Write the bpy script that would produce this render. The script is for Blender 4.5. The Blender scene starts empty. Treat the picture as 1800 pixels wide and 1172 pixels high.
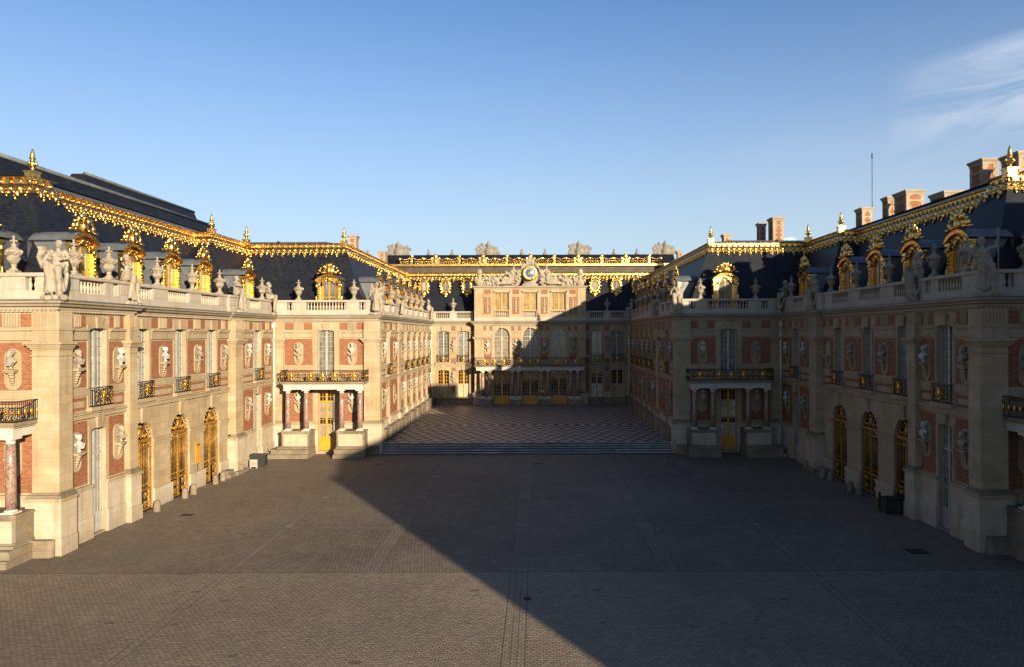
import bpy, math, random
from mathutils import Matrix, Vector
random.seed(7)
rad = math.radians
scene = bpy.context.scene
C = scene.collection

# ------------------------------------------------------------------ camera
cam_d = bpy.data.cameras.new('camera')
cam = bpy.data.objects.new('camera', cam_d); C.objects.link(cam)
cam_d.sensor_width = 36; cam_d.lens = 25.0
cam_d.shift_x = -42 / 1800; cam_d.shift_y = 1.5 / 1800
cam_d.clip_start = .1; cam_d.clip_end = 4000
cam.matrix_world = Matrix.Translation((0, 0, 11.6)) @ Matrix.Rotation(rad(90), 4, 'X') @ Matrix.Rotation(rad(-.2), 4, 'Z')
scene.camera = cam

# ------------------------------------------------------------------ light
SUN_EL, SUN_ROT = rad(12.8), rad(150)
sd = (math.sin(SUN_ROT) * math.cos(SUN_EL), math.cos(SUN_ROT) * math.cos(SUN_EL), math.sin(SUN_EL))
sun_d = bpy.data.lights.new('sun', 'SUN'); sun_d.energy = 5.0; sun_d.angle = rad(.5); sun_d.color = (1, .83, .59)
sun = bpy.data.objects.new('sun', sun_d); C.objects.link(sun)
sun.rotation_mode = 'QUATERNION'; sun.rotation_quaternion = Vector(sd).to_track_quat('Z', 'Y'); sun.location = (20, -40, 60)

world = bpy.data.worlds.new('World'); scene.world = world; world.use_nodes = True
wn = world.node_tree; wn.nodes.clear(); wl = wn.links.new
def wnode(t, **k):
    n = wn.nodes.new(t)
    for a, b in k.items(): setattr(n, a, b)
    return n
def wmath(op, a, b=None, c=None, clamp=False):
    n = wnode('ShaderNodeMath', operation=op, use_clamp=clamp)
    for i, v in enumerate((a, b, c)):
        if v is None: continue
        if isinstance(v, (int, float)): n.inputs[i].default_value = v
        else: wl(v, n.inputs[i])
    return n.outputs[0]
sky = wnode('ShaderNodeTexSky', sky_type='NISHITA', sun_disc=False, sun_elevation=SUN_EL, sun_rotation=SUN_ROT, altitude=100, air_density=1.0, dust_density=.6, ozone_density=1.6)
tc = wnode('ShaderNodeTexCoord'); sp = wnode('ShaderNodeSeparateXYZ'); wl(tc.outputs['Generated'], sp.inputs[0])
yy = wmath('MAXIMUM', sp.outputs[1], .05)
uu = wmath('DIVIDE', sp.outputs[0], yy); vv = wmath('DIVIDE', sp.outputs[2], yy)
vs = wmath('SUBTRACT', vv, wmath('MULTIPLY', uu, .24))
cb = wnode('ShaderNodeCombineXYZ'); wl(wmath('MULTIPLY', uu, 3.2), cb.inputs[0]); wl(wmath('MULTIPLY', vs, 15), cb.inputs[1])
nz = wnode('ShaderNodeTexNoise'); nz.inputs['Scale'].default_value = 1.25; nz.inputs['Detail'].default_value = 8; nz.inputs['Roughness'].default_value = .62; nz.inputs['Distortion'].default_value = .5
wl(cb.outputs[0], nz.inputs['Vector'])
def bump1(x, c, w):      # smooth hump
    d = wmath('DIVIDE', wmath('SUBTRACT', x, c), w)
    return wmath('SUBTRACT', 1, wmath('MULTIPLY', d, d), clamp=True)
m_u = wmath('MULTIPLY', bump1(uu, .76, .27), bump1(wmath('SUBTRACT', vv, wmath('MULTIPLY', uu, .30)), .155, .07))
m_low = wmath('MULTIPLY', bump1(uu, .62, .55), bump1(vs, .10, .12))
wisps = wmath('MULTIPLY', wmath('SUBTRACT', nz.outputs[0], .33, clamp=True), 3.4, clamp=True)
cl = wmath('ADD', wmath('MULTIPLY', wmath('MULTIPLY', wisps, m_u), 1.7), wmath('MULTIPLY', wmath('MULTIPLY', wisps, m_low), .22), clamp=True)
mx = wnode('ShaderNodeMix', data_type='RGBA'); wl(cl, mx.inputs[0])
tint = wnode('ShaderNodeMix', data_type='RGBA', blend_type='MULTIPLY'); tint.inputs[0].default_value = 1; wl(sky.outputs[0], tint.inputs[6]); tint.inputs[7].default_value = (.76, .97, 1.27, 1)
hz = wnode('ShaderNodeMix', data_type='RGBA'); wl(wmath('MULTIPLY', wmath('POWER', wmath('DIVIDE', wmath('SUBTRACT', .46, sp.outputs[2], clamp=True), .46), 1.55), .97), hz.inputs[0]); wl(tint.outputs[2], hz.inputs[6]); hz.inputs[7].default_value = (4.45, 5.0, 5.25, 1)
wl(hz.outputs[2], mx.inputs[6]); mx.inputs[7].default_value = (3.9, 4.6, 5.7, 1)
bg = wnode('ShaderNodeBackground'); bg.inputs[1].default_value = .052
wl(mx.outputs[2], bg.inputs[0])
wo = wnode('ShaderNodeOutputWorld'); wl(bg.outputs[0], wo.inputs[0])

scene.view_settings.view_transform = 'Standard'; scene.view_settings.look = 'None'
scene.view_settings.exposure = 1.5; scene.view_settings.gamma = 1; scene.view_settings.use_curve_mapping = False
scene.render.engine = 'CYCLES'; scene.cycles.max_bounces = 6; scene.cycles.glossy_bounces = 3

# ------------------------------------------------------------------ materials
class NT:
    def __init__(s, name):
        s.m = bpy.data.materials.new(name); s.m.use_nodes = True; s.t = s.m.node_tree; s.t.nodes.clear()
        s.out = s.n('ShaderNodeOutputMaterial'); s.b = s.n('ShaderNodeBsdfPrincipled'); s.l(s.b.outputs[0], s.out.inputs[0])
    def n(s, t, **k):
        n = s.t.nodes.new(t)
        for a, b in k.items(): setattr(n, a, b)
        return n
    def l(s, a, b): s.t.links.new(a, b)
    def math(s, op, a, b=None, c=None, clamp=False):
        n = s.n('ShaderNodeMath', operation=op, use_clamp=clamp)
        for i, v in enumerate((a, b, c)):
            if v is None: continue
            if isinstance(v, (int, float)): n.inputs[i].default_value = v
            else: s.l(v, n.inputs[i])
        return n.outputs[0]
    def pos(s): 
        g = s.n('ShaderNodeNewGeometry'); return g.outputs['Position']
    def obj(s): return s.n('ShaderNodeTexCoord').outputs['Object']
    def xyz(s, v):
        q = s.n('ShaderNodeSeparateXYZ'); s.l(v, q.inputs[0]); return q.outputs
    def comb(s, x, y, z=0):
        q = s.n('ShaderNodeCombineXYZ')
        for i, v in enumerate((x, y, z)):
            if isinstance(v, (int, float)): q.inputs[i].default_value = v
            else: s.l(v, q.inputs[i])
        return q.outputs[0]
    def noise(s, v, scale, detail=4, rough=.55, dist=0):
        q = s.n('ShaderNodeTexNoise'); q.inputs['Scale'].default_value = scale; q.inputs['Detail'].default_value = detail
        q.inputs['Roughness'].default_value = rough; q.inputs['Distortion'].default_value = dist
        s.l(v, q.inputs['Vector']); return q.outputs[0]
    def ramp(s, f, stops):
        q = s.n('ShaderNodeValToRGB'); s.l(f, q.inputs[0]); e = q.color_ramp.elements
        while len(e) < len(stops): e.new(.5)
        for i, (p, c) in enumerate(stops): e[i].position = p; e[i].color = (*c, 1)
        return q.outputs[0]
    def mix(s, f, a, b, mode='MIX'):
        q = s.n('ShaderNodeMix', data_type='RGBA', blend_type=mode)
        for i, v in ((0, f), (6, a), (7, b)):
            if isinstance(v, (int, float)): q.inputs[i].default_value = v
            elif isinstance(v, tuple): q.inputs[i].default_value = (*v, 1)
            else: s.l(v, q.inputs[i])
        return q.outputs[2]
    def brick(s, v, w, h, mortar, c1, c2, cm, smooth=.1, offset=.5, bias=0):
        q = s.n('ShaderNodeTexBrick', offset=offset); s.l(v, q.inputs['Vector'])
        q.inputs['Scale'].default_value = 1; q.inputs['Brick Width'].default_value = w; q.inputs['Row Height'].default_value = h
        q.inputs['Mortar Size'].default_value = mortar; q.inputs['Mortar Smooth'].default_value = smooth; q.inputs['Bias'].default_value = bias
        q.inputs['Color1'].default_value = (*c1, 1); q.inputs['Color2'].default_value = (*c2, 1); q.inputs['Mortar'].default_value = (*cm, 1)
        return q.outputs
    def bump(s, h, strength=.3, dist=.02):
        q = s.n('ShaderNodeBump'); q.inputs['Strength'].default_value = strength; q.inputs['Distance'].default_value = dist
        s.l(h, q.inputs['Height']); s.l(q.outputs[0], s.b.inputs['Normal'])
    def set(s, col=None, rough=None, metal=None, spec=None):
        for k, v in (('Base Color', col), ('Roughness', rough), ('Metallic', metal), ('Specular IOR Level', spec)):
            if v is None: continue
            if isinstance(v, tuple): s.b.inputs[k].default_value = (*v, 1)
            elif isinstance(v, (int, float)): s.b.inputs[k].default_value = v
            else: s.l(v, s.b.inputs[k])
        return s.m

def wallvec(t):
    x = t.xyz(t.pos()); return t.comb(t.math('ADD', x[0], x[1]), x[2], 0)

def sc(c, k=.52): return tuple(v * k for v in c)
def mk_lime(name, c1, c2, stain=.5, blocks=True, joint=.6):
    c1 = sc(c1); c2 = sc(c2); t = NT(name); p = t.pos(); v = wallvec(t)
    n1 = t.noise(p, .55, 5, .6); n2 = t.noise(p, 6, 5, .65); x = t.xyz(p)
    streak = t.noise(t.comb(t.math('MULTIPLY', t.math('ADD', x[0], x[1]), 2.2), t.math('MULTIPLY', x[2], .25), 0), 1.0, 5, .6)
    col = t.ramp(n1, [(.3, c1), (.7, c2)])
    if blocks:
        b = t.brick(v, 1.15, .47, .010, (.80, .78, .74), (1.12, 1.08, 1.0), (.62, .56, .5), .3)
        col = t.mix(joint, col, b[0], 'MULTIPLY')
    col = t.mix(t.math('MULTIPLY', t.math('SUBTRACT', streak, .52, clamp=True), 3.2 * stain, clamp=True), col, (.15, .115, .08))
    col = t.mix(t.math('MULTIPLY', t.math('SUBTRACT', n2, .55, clamp=True), 1.6, clamp=True), col, (.22, .16, .10))
    col = t.mix(t.math('MULTIPLY', t.math('SUBTRACT', t.noise(p, 1.3, 6, .7, .6), .5, clamp=True), 2.2, clamp=True), col, (.30, .185, .085))
    lowdirt = t.math('MULTIPLY', t.math('SUBTRACT', 1.0, t.math('MULTIPLY', x[2], .9), clamp=True), t.noise(p, 1.7, 4), clamp=True)
    col = t.mix(t.math('MULTIPLY', lowdirt, .8), col, (.13, .11, .085))
    h = t.math('ADD', t.math('MULTIPLY', n2, .5), t.math('MULTIPLY', b[1], -1.0)) if blocks else n2
    t.bump(h, .35, .02)
    return t.set(col, .85, spec=.2)
M = {}
M['stone'] = mk_lime('limestone_wall', (.46, .335, .185), (.60, .505, .355), .9)
M['stone_pale'] = mk_lime('pale_limestone', (.54, .44, .30), (.66, .59, .47), .8, True, .28)
M['trim'] = mk_lime('limestone_trim', (.40, .31, .19), (.54, .44, .29), 1.2, False)
M['cornice'] = mk_lime('cornice_stone', (.42, .35, .25), (.52, .45, .34), 1.0, False)
M['balus'] = mk_lime('balustrade_stone', (.50, .44, .35), (.60, .54, .45), .8, False)
M['ped'] = mk_lime('weathered_stone', (.17, .14, .10), (.37, .31, .22), 1.6, True, .3)
M['chimstone'] = mk_lime('chimney_stone', (.40, .33, .25), (.5, .42, .32), .8, True)
def mk_statue(name, c1, c2, dark):
    c1 = sc(c1, .52); c2 = sc(c2, .55); dark = sc(dark, .5); t = NT(name); p = t.obj(); n = t.noise(p, 2.2, 6, .65); n2 = t.noise(p, 14, 4)
    g = t.n('ShaderNodeNewGeometry'); 
    col = t.ramp(n, [(.3, c1), (.7, c2)])
    pt = t.math('MULTIPLY', t.math('SUBTRACT', .5, g.outputs['Pointiness'], clamp=True), 9, clamp=True)
    col = t.mix(t.math('MULTIPLY', t.math('SUBTRACT', t.noise(p, 3.3, 6, .7), .48, clamp=True), 4.5, clamp=True), col, dark)
    t.bump(n2, .35, .02); return t.set(col, .8, spec=.25)
M['statue'] = mk_statue('statue_stone', (.36, .30, .225), (.50, .43, .33), (.18, .145, .11))
M['oldstone'] = mk_statue('old_grey_stone', (.20, .18, .15), (.34, .31, .26), (.10, .09, .08))
M['marble'] = mk_statue('white_marble', (.52, .49, .44), (.74, .72, .67), (.28, .26, .22))
M['whitestone'] = mk_lime('white_stone', (.66, .61, .53), (.74, .70, .62), .25, False)

t = NT('red_brick'); v = wallvec(t); p = t.pos()
b = t.brick(v, .25, .09, .009, (.120, .038, .014), (.240, .086, .033), (.21, .135, .08), .15)
col = t.mix(t.math('MULTIPLY', t.math('MULTIPLY', t.noise(p, 1.1, 5, .65), 1.0), .65), b[0], (.15, .060, .036))
col = t.mix(t.math('MULTIPLY', t.math('SUBTRACT', t.noise(p, 7, 3), .55, clamp=True), 1.8, clamp=True), col, (.25, .15, .09))
t.bump(b[1], -.4, .012); M['brick'] = t.set(col, .85, spec=.2)

t = NT('veined_red_marble'); p = t.pos(); n = t.noise(p, 3.0, 8, .7, 2.2); n2 = t.noise(p, 9, 6, .7, 1.4)
col = t.ramp(n, [(.35, (.085, .042, .033)), (.47, (.145, .080, .062)), (.53, (.27, .20, .16)), (.58, (.13, .068, .052)), (.75, (.07, .038, .030))])
col = t.mix(t.math('MULTIPLY', t.math('SUBTRACT', n2, .58, clamp=True), 5, clamp=True), col, (.34, .27, .24))
M['redmarble'] = t.set(col, .3, spec=.5)

t = NT('slate_roof'); p = t.pos(); v = wallvec(t); x = t.xyz(p)
b = t.brick(v, .24, .17, .014, (.0035, .005, .009), (.010, .0125, .020), (.0015, .002, .003), .2)
col = t.mix(t.math('MULTIPLY', t.math('SUBTRACT', t.noise(p, .5, 5, .7), .42, clamp=True), 2.0, clamp=True), b[0], (.012, .012, .013))
st = t.noise(t.comb(t.math('MULTIPLY', t.math('ADD', x[0], x[1]), 1.6), t.math('MULTIPLY', x[2], .12), 0), 1.0, 5)
col = t.mix(t.math('MULTIPLY', t.math('SUBTRACT', st, .56, clamp=True), 3, clamp=True), col, (.020, .0195, .019))
t.bump(b[1], -.5, .02); M['slate'] = t.set(col, .5, spec=.18)

t = NT('lead_sheet'); p = t.pos(); n = t.noise(p, 1.6, 6, .65)
t.bump(t.noise(p, 5, 3), .2, .02)
M['lead'] = t.set(t.ramp(n, [(.3, (.06, .07, .078)), (.7, (.12, .13, .135))]), .5, .3)

t = NT('gilded_lead'); p = t.pos(); n = t.noise(p, 5, 5, .6); recess_wear = t.noise(p, 11, 5, .7)
t.bump(t.noise(p, 9, 5), .8, .04)
col = t.ramp(n, [(.3, (.46, .245, .045)), (.7, (.86, .57, .19))])
wf = t.math('MULTIPLY', t.math('SUBTRACT', recess_wear, .53, clamp=True), 4, clamp=True)  # brown noise stands in for dark recesses, rougher like worn gilding
col = t.mix(wf, col, (.15, .075, .018))
M['gold'] = t.set(col, t.math('ADD', .26, t.math('MULTIPLY', wf, .3)), 1.0)
t = NT('gilded_iron'); p = t.pos(); n = t.noise(p, 7, 5, .6)
M['gold2'] = t.set(t.ramp(n, [(.35, (.36, .17, .02)), (.65, (.68, .37, .06))]), .38, .85)
t = NT('gate_gilding'); p = t.pos(); n = t.noise(p, 6, 5, .6)
M['gate'] = t.set(t.ramp(n, [(.35, (.17, .080, .011)), (.65, (.42, .22, .038))]), .5, .5)
t = NT('black_iron'); M['iron'] = t.set((.012, .011, .010), .45, .3)
t = NT('zinc_pipe'); M['pipe'] = t.set(t.ramp(t.noise(t.pos(), 2, 4), [(.3, (.50, .40, .27)), (.7, (.62, .53, .40))]), .6)
t = NT('yellow_paint'); p = t.pos(); M['yellow'] = t.set(t.ramp(t.noise(p, 1.5, 5), [(.3, (.38, .165, .008)), (.7, (.47, .22, .014))]), .45)
t = NT('white_paint'); M['white'] = t.set(t.ramp(t.noise(t.pos(), 2, 4), [(.3, (.20, .20, .185)), (.7, (.28, .275, .25))]), .5)
def mk_pane(name, c1, c2, r):
    t = NT(name); p = t.pos(); n = t.noise(p, 1.3, 3)
    x = t.xyz(p); bl = t.brick(wallvec(t), .42, .46, .0, (1, 1, 1), (.62, .62, .62), (1, 1, 1))
    col = t.mix(1.0, t.ramp(n, [(.35, c1), (.65, c2)]), bl[0], 'MULTIPLY')
    t.bump(n, .06, .03)
    t.b.inputs['Coat Weight'].default_value = .35; t.b.inputs['Coat Roughness'].default_value = .03
    oi = t.n('ShaderNodeObjectInfo'); col = t.mix(1.0, col, t.ramp(oi.outputs['Random'], [(0, (.45, .45, .46)), (1, (1.25, 1.22, 1.15))]), 'MULTIPLY')
    return t.set(col, r, spec=.6)
M['pane'] = mk_pane('curtained_glass', (.17, .162, .13), (.27, .255, .20), .15)
M['pane_warm'] = mk_pane('blind_glass', (.20, .155, .09), (.27, .21, .125), .15)
M['pane_white'] = mk_pane('shuttered_glass', (.36, .35, .31), (.44, .43, .38), .2)
M['pane_dark'] = mk_pane('dark_glass', (.010, .011, .012), (.025, .025, .025), .06)
t = NT('shade_black'); M['dark'] = t.set((.008, .007, .006), .9)  # near-black colour stands in for shade behind the gates and inside the wings
t = NT('clock_blue'); M['blue'] = t.set(t.ramp(t.noise(t.pos(), 3, 3), [(.3, (.03, .07, .15)), (.7, (.055, .11, .21))]), .4)
t = NT('green_copper'); M['copper'] = t.set((.17, .42, .33), .6)
t = NT('green_bin_paint'); M['green'] = t.set((.014, .018, .015), .5)
t = NT('brown_attic'); p = t.pos(); M['brown'] = t.set(t.ramp(t.noise(p, 1.2, 5), [(.3, (.018, .012, .008)), (.7, (.05, .034, .02))]), .7)

# ground: setts
def setts(name, zones):
    t = NT(name); p = t.pos(); x = t.xyz(p)
    n = t.noise(p, .11, 5, .6); n3 = t.noise(p, .9, 5, .6); nf = t.noise(p, 12, 3)
    wob = t.math('MULTIPLY', t.math('SUBTRACT', t.noise(p, .8, 3), .5), .12)
    va = t.comb(x[0], t.math('ADD', x[1], wob), 0)
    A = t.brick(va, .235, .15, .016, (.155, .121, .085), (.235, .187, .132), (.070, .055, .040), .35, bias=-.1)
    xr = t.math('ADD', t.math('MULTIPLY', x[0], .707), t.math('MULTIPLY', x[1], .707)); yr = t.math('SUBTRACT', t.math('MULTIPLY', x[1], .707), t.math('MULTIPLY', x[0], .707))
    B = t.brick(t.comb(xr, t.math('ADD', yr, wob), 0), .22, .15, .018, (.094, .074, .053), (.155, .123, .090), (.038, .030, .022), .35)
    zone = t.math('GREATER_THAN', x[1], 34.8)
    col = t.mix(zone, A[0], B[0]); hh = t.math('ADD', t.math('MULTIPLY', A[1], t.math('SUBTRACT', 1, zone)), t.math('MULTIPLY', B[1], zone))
    col = t.mix(t.math('MULTIPLY', n, .45), col, (.13, .105, .075))
    big = t.noise(p, .055, 4, .6)
    col = t.mix(1.0, col, t.ramp(big, [(.38, (.78, .76, .75)), (.62, (1.22, 1.2, 1.16))]), 'MULTIPLY')
    col = t.mix(t.math('MULTIPLY', t.math('SUBTRACT', n3, .5, clamp=True), 1.5, clamp=True), col, (.20, .165, .13))
    # single darker stones
    patch = t.math('MULTIPLY', t.math('SUBTRACT', t.noise(p, .32, 6, .75, 1.2), .55, clamp=True), 4, clamp=True)
    col = t.mix(t.math('MULTIPLY', patch, .45), col, (.085, .07, .055))
    W = t.n('ShaderNodeTexVoronoi'); W.inputs['Scale'].default_value = 1; t.l(t.comb(t.math('MULTIPLY', x[0], 1.1), t.math('MULTIPLY', x[1], 1.7), 0), W.inputs['Vector'])
    ws = t.xyz(W.outputs['Color'])
    spot = t.math('MULTIPLY', t.math('GREATER_THAN', ws[0], .86), t.math('LESS_THAN', W.outputs['Distance'], t.math('MULTIPLY', ws[1], .30)))
    col = t.mix(t.math('MULTIPLY', spot, .6), col, (.05, .04, .035))
    # gutters running away from the viewer and cross seams
    xa = t.math('SUBTRACT', x[0], AX)
    lines = None
    ab = t.math('ABSOLUTE', xa)
    def near(v, c, w): return t.math('LESS_THAN', t.math('ABSOLUTE', t.math('SUBTRACT', v, c)), w)
    lines = 0
    for c in (0, 7.4, 14.25):
        for o in (-.42, -.12, .12, .42) if c < 14 else (-.2, .2):
            e = near(ab, abs(c + o) if c else abs(o), .016 if o in (-.12, .12) else .024)
            if c == 7.4: e = t.math('MULTIPLY', e, zone)
            lines = e if lines == 0 else t.math('MAXIMUM', lines, e)
    for c in (34.8, 43.4, 51.0, 58.4, 24.2):
        lines = t.math('MAXIMUM', lines, t.math('MULTIPLY', near(x[1], c, .05), 1.0 if c in (34.8,) else .5))
    col = t.mix(t.math('MULTIPLY', lines, t.math('MULTIPLY', n3, 1.5), clamp=True), col, (.035, .03, .027))
    strip = t.math('MULTIPLY', t.math('MAXIMUM', near(ab, 7.4, .42), t.math('MAXIMUM', near(xa, 0, .42), near(ab, 14.25, .2))), t.math('ADD', .25, t.math('MULTIPLY', zone, .75)))
    col = t.mix(t.math('MULTIPLY', strip, .16), col, (.19, .165, .14))
    slab = t.math('MULTIPLY', strip, t.math('MAXIMUM', near(x[1], 43.4, .14), t.math('MAXIMUM', near(x[1], 51.0, .14), near(x[1], 58.4, .14))))
    col = t.mix(t.math('MULTIPLY', slab, .6), col, (.22, .19, .16))
    stone_h = t.noise(t.comb(t.math('MULTIPLY', x[0], 1.0), t.math('MULTIPLY', x[1], 1.6), 0), 4.5, 3)
    t.bump(t.math('ADD', t.math('MULTIPLY', hh, -1), t.math('ADD', t.math('MULTIPLY', nf, .4), t.math('MULTIPLY', stone_h, .9))), 1.0, .035)
    return t.set(col, .68, spec=.35)
AX = -.85
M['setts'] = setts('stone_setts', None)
t = NT('chequered_marble'); p = t.pos(); x = t.xyz(p)
xr = t.math('MULTIPLY', t.math('SUBTRACT', x[0], AX), 1.0); yr = x[1]
# concentric lozenges of dark and light slabs
px = t.math('PINGPONG', t.math('ADD', xr, 60), 1.25); py = t.math('PINGPONG', t.math('ADD', yr, 1.15), 1.25)
band82 = t.math('LESS_THAN', t.math('ABSOLUTE', t.math('SUBTRACT', yr, 82.3)), .95)
dm = t.math('ADD', t.math('ADD', px, py), t.math('MULTIPLY', band82, .625))
f = t.math('FRACT', t.math('DIVIDE', dm, 1.25))
band = t.math('GREATER_THAN', f, .5)
w2 = t.brick(t.comb(t.math('ADD', xr, yr), t.math('SUBTRACT', xr, yr), 0), .5, .5, .01, (1, 1, 1), (.8, .8, .8), (.5, .5, .5), offset=0)
light = t.ramp(t.noise(p, 1.5, 4), [(.35, (.30, .235, .195)), (.65, (.38, .33, .30))])
dark = t.ramp(t.noise(p, .8, 3), [(.4, (.016, .014, .017)), (.6, (.055, .028, .022))])
col = t.mix(band, light, dark); col = t.mix(1, col, w2[0], 'MULTIPLY')
t.bump(t.noise(p, 3, 3), .1, .01)
M['court'] = t.set(col, .5, spec=.3)
t = NT('step_stone'); p = t.pos(); x = t.xyz(p)
b = t.brick(t.comb(x[0], t.math('MULTIPLY', x[2], 1), 0), 1.4, .5, .012, (.19, .18, .165), (.33, .31, .28), (.08, .08, .08))
col = t.mix(t.math('MULTIPLY', t.math('SUBTRACT', t.noise(p, 2.4, 6, .7), .5, clamp=True), 3, clamp=True), b[0], (.07, .07, .07))
M['step'] = t.set(col, .6)
t = NT('step_riser'); M['riser'] = t.set(t.ramp(t.noise(t.pos(), 2.0, 6), [(.35, (.03, .03, .032)), (.7, (.09, .09, .09))]), .8)

# ------------------------------------------------------------------ mesh builder
class MB:
    def __init__(s, T=None): s.v = []; s.f = []; s.m = []; s.s = []; s.mats = []; s.setT(T)
    def setT(s, T): s.T = T; s.flip = bool(T) and T.to_3x3().determinant() < 0; return s
    def mi(s, k):
        if k not in s.mats: s.mats.append(k)
        return s.mats.index(k)
    def add(s, vs, fs, mat, smooth=False):
        o = len(s.v); T = s.T
        s.v += [tuple(T @ Vector(q)) for q in vs] if T else [tuple(q) for q in vs]
        i = s.mi(mat)
        for f in fs:
            g = tuple(o + k for k in f); s.f.append(g[::-1] if s.flip else g); s.m.append(i); s.s.append(smooth)
    def box(s, x0, x1, y0, y1, z0, z1, mat):
        if x0 > x1: x0, x1 = x1, x0
        if y0 > y1: y0, y1 = y1, y0
        s.add([(x0, y0, z0), (x1, y0, z0), (x1, y1, z0), (x0, y1, z0), (x0, y0, z1), (x1, y0, z1), (x1, y1, z1), (x0, y1, z1)],
              [(0, 3, 2, 1), (4, 5, 6, 7), (0, 1, 5, 4), (1, 2, 6, 5), (2, 3, 7, 6), (3, 0, 4, 7)], mat)
    def quad(s, a, b, c, d, mat): s.add([a, b, c, d], [(0, 1, 2, 3)], mat)
    def frustum(s, x0, x1, y0, y1, z0, z1, d, mat):   # box whose top is wider by d
        s.add([(x0, y0, z0), (x1, y0, z0), (x1, y1, z0), (x0, y1, z0), (x0 - d, y0 - d, z1), (x1 + d, y0 - d, z1), (x1 + d, y1 + d, z1), (x0 - d, y1 + d, z1)],
              [(0, 3, 2, 1), (4, 5, 6, 7), (0, 1, 5, 4), (1, 2, 6, 5), (2, 3, 7, 6), (3, 0, 4, 7)], mat)
    def lathe(s, cx, cy, z0, prof, n, mat, smooth=True):
        vs = []; fs = []
        for r, z in prof:
            for i in range(n):
                a = 2 * math.pi * i / n; vs.append((cx + r * math.cos(a), cy + r * math.sin(a), z0 + z))
        for j in range(len(prof) - 1):
            for i in range(n):
                k = (i + 1) % n; fs.append((j * n + i, j * n + k, (j + 1) * n + k, (j + 1) * n + i))
        fs.append(tuple(range(n))[::-1]); fs.append(tuple((len(prof) - 1) * n + i for i in range(n)))
        s.add(vs, fs, mat, smooth)
    def ell(s, c, r, mat, n=8, m=5, rot=None, smooth=True):
        if isinstance(r, (int, float)): r = (r, r, r)
        vs = [(0, 0, -1)]
        for j in range(1, m):
            ph = -math.pi / 2 + math.pi * j / m
            for i in range(n):
                a = 2 * math.pi * i / n; vs.append((math.cos(ph) * math.cos(a), math.cos(ph) * math.sin(a), math.sin(ph)))
        vs.append((0, 0, 1)); L = len(vs) - 1; fs = []
        for i in range(n):
            k = (i + 1) % n; fs.append((0, 1 + k, 1 + i)); fs.append((L, L - n + i, L - n + k))
            for j in range(m - 2): fs.append((1 + j * n + i, 1 + j * n + k, 1 + (j + 1) * n + k, 1 + (j + 1) * n + i))
        out = []
        for q in vs:
            w = Vector((q[0] * r[0], q[1] * r[1], q[2] * r[2]))
            if rot: w = rot @ w
            out.append((c[0] + w.x, c[1] + w.y, c[2] + w.z))
        s.add(out, fs, mat, smooth)
    def tube(s, p0, p1, r0, r1, mat, n=6, smooth=True):
        a = Vector(p0); b = Vector(p1); d = (b - a)
        if d.length < 1e-6: return
        q = d.to_track_quat('Z', 'Y'); vs = []
        for P, r in ((a, r0), (b, r1)):
            for i in range(n):
                t_ = 2 * math.pi * i / n; vs.append(tuple(P + q @ Vector((r * math.cos(t_), r * math.sin(t_), 0))))
        fs = [(i, (i + 1) % n, n + (i + 1) % n, n + i) for i in range(n)] + [tuple(range(n))[::-1], tuple(range(n, 2 * n))]
        s.add(vs, fs, mat, smooth)
    def chain(s, pts, r, mat, n=5):
        for a, b in zip(pts, pts[1:]): s.tube(a, b, r, r, mat, n)
    def prism(s, poly, y0, y1, mat):    # polygon in (x, z), extruded along y
        n = len(poly)
        s.add([(x, y0, z) for x, z in poly] + [(x, y1, z) for x, z in poly],
              [tuple(range(n)), tuple(range(n, 2 * n))[::-1]] + [(i, n + i, n + (i + 1) % n, (i + 1) % n) for i in range(n)], mat)
    def mesh(s, name):
        me = bpy.data.meshes.new(name); me.from_pydata(s.v, [], s.f)
        for k in s.mats: me.materials.append(M[k])
        me.polygons.foreach_set('material_index', s.m); me.polygons.foreach_set('use_smooth', s.s); me.update()
        return me

W = {}
def link(o, parent=None, MW=None):
    C.objects.link(o); MW = MW or Matrix.Identity(4)
    if parent:
        o.parent = parent; o.matrix_parent_inverse = W[parent].inverted()
    o.matrix_basis = MW; W[o] = MW
    return o
def put(mb, name, parent=None, MW=None):
    me = mb.mesh(name) if isinstance(mb, MB) else mb
    return link(bpy.data.objects.new(name, me), parent, MW)
def tag(o, label=None, cat=None, group=None, kind=None):
    for k, v in (('label', label), ('category', cat), ('group', group), ('kind', kind)):
        if v: o[k] = v
    return o
def root(name, loc, label, cat, group=None):
    return tag(link(bpy.data.objects.new(name, None), None, Matrix.Translation(loc)), label, cat, group)
def place(proto, MW, parent=None, name=None):
    """proto: [mesh, [child protos...]] list tree -> linked objects"""
    nm, me, kids = proto
    o = link(bpy.data.objects.new(name or nm, me), parent, MW)
    for k in kids: place(k, MW, o)
    return o

GL = Matrix.Translation((AX, 0, 0)); GR = GL @ Matrix.Diagonal((-1, 1, 1, 1))
class Fr:
    """wall frame: a along the wall, b outwards, z up; canonical (left-hand) side mirrored about the court's axis for side=+1"""
    def __init__(s, ox, oy, rot, sgn, side=-1):
        s.p = (ox, oy, rot, sgn, side)
        s.M = (GL if side < 0 else GR) @ Matrix.Translation((ox, oy, 0)) @ Matrix.Rotation(rot, 4, 'Z') @ Matrix.Diagonal((sgn, -1, 1, 1))
        s.R = Matrix.Rotation(rot if side < 0 else -rot, 4, 'Z')
    def at(s, a, b=0, z=0): return Matrix.Translation(s.M @ Vector((a, b, z))) @ s.R
    def off(s, b):
        ox, oy, rot, sgn, side = s.p; d = Matrix.Rotation(rot, 3, 'Z') @ Vector((0, -b, 0))
        return Fr(ox + d.x, oy + d.y, rot, sgn, side)

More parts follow.
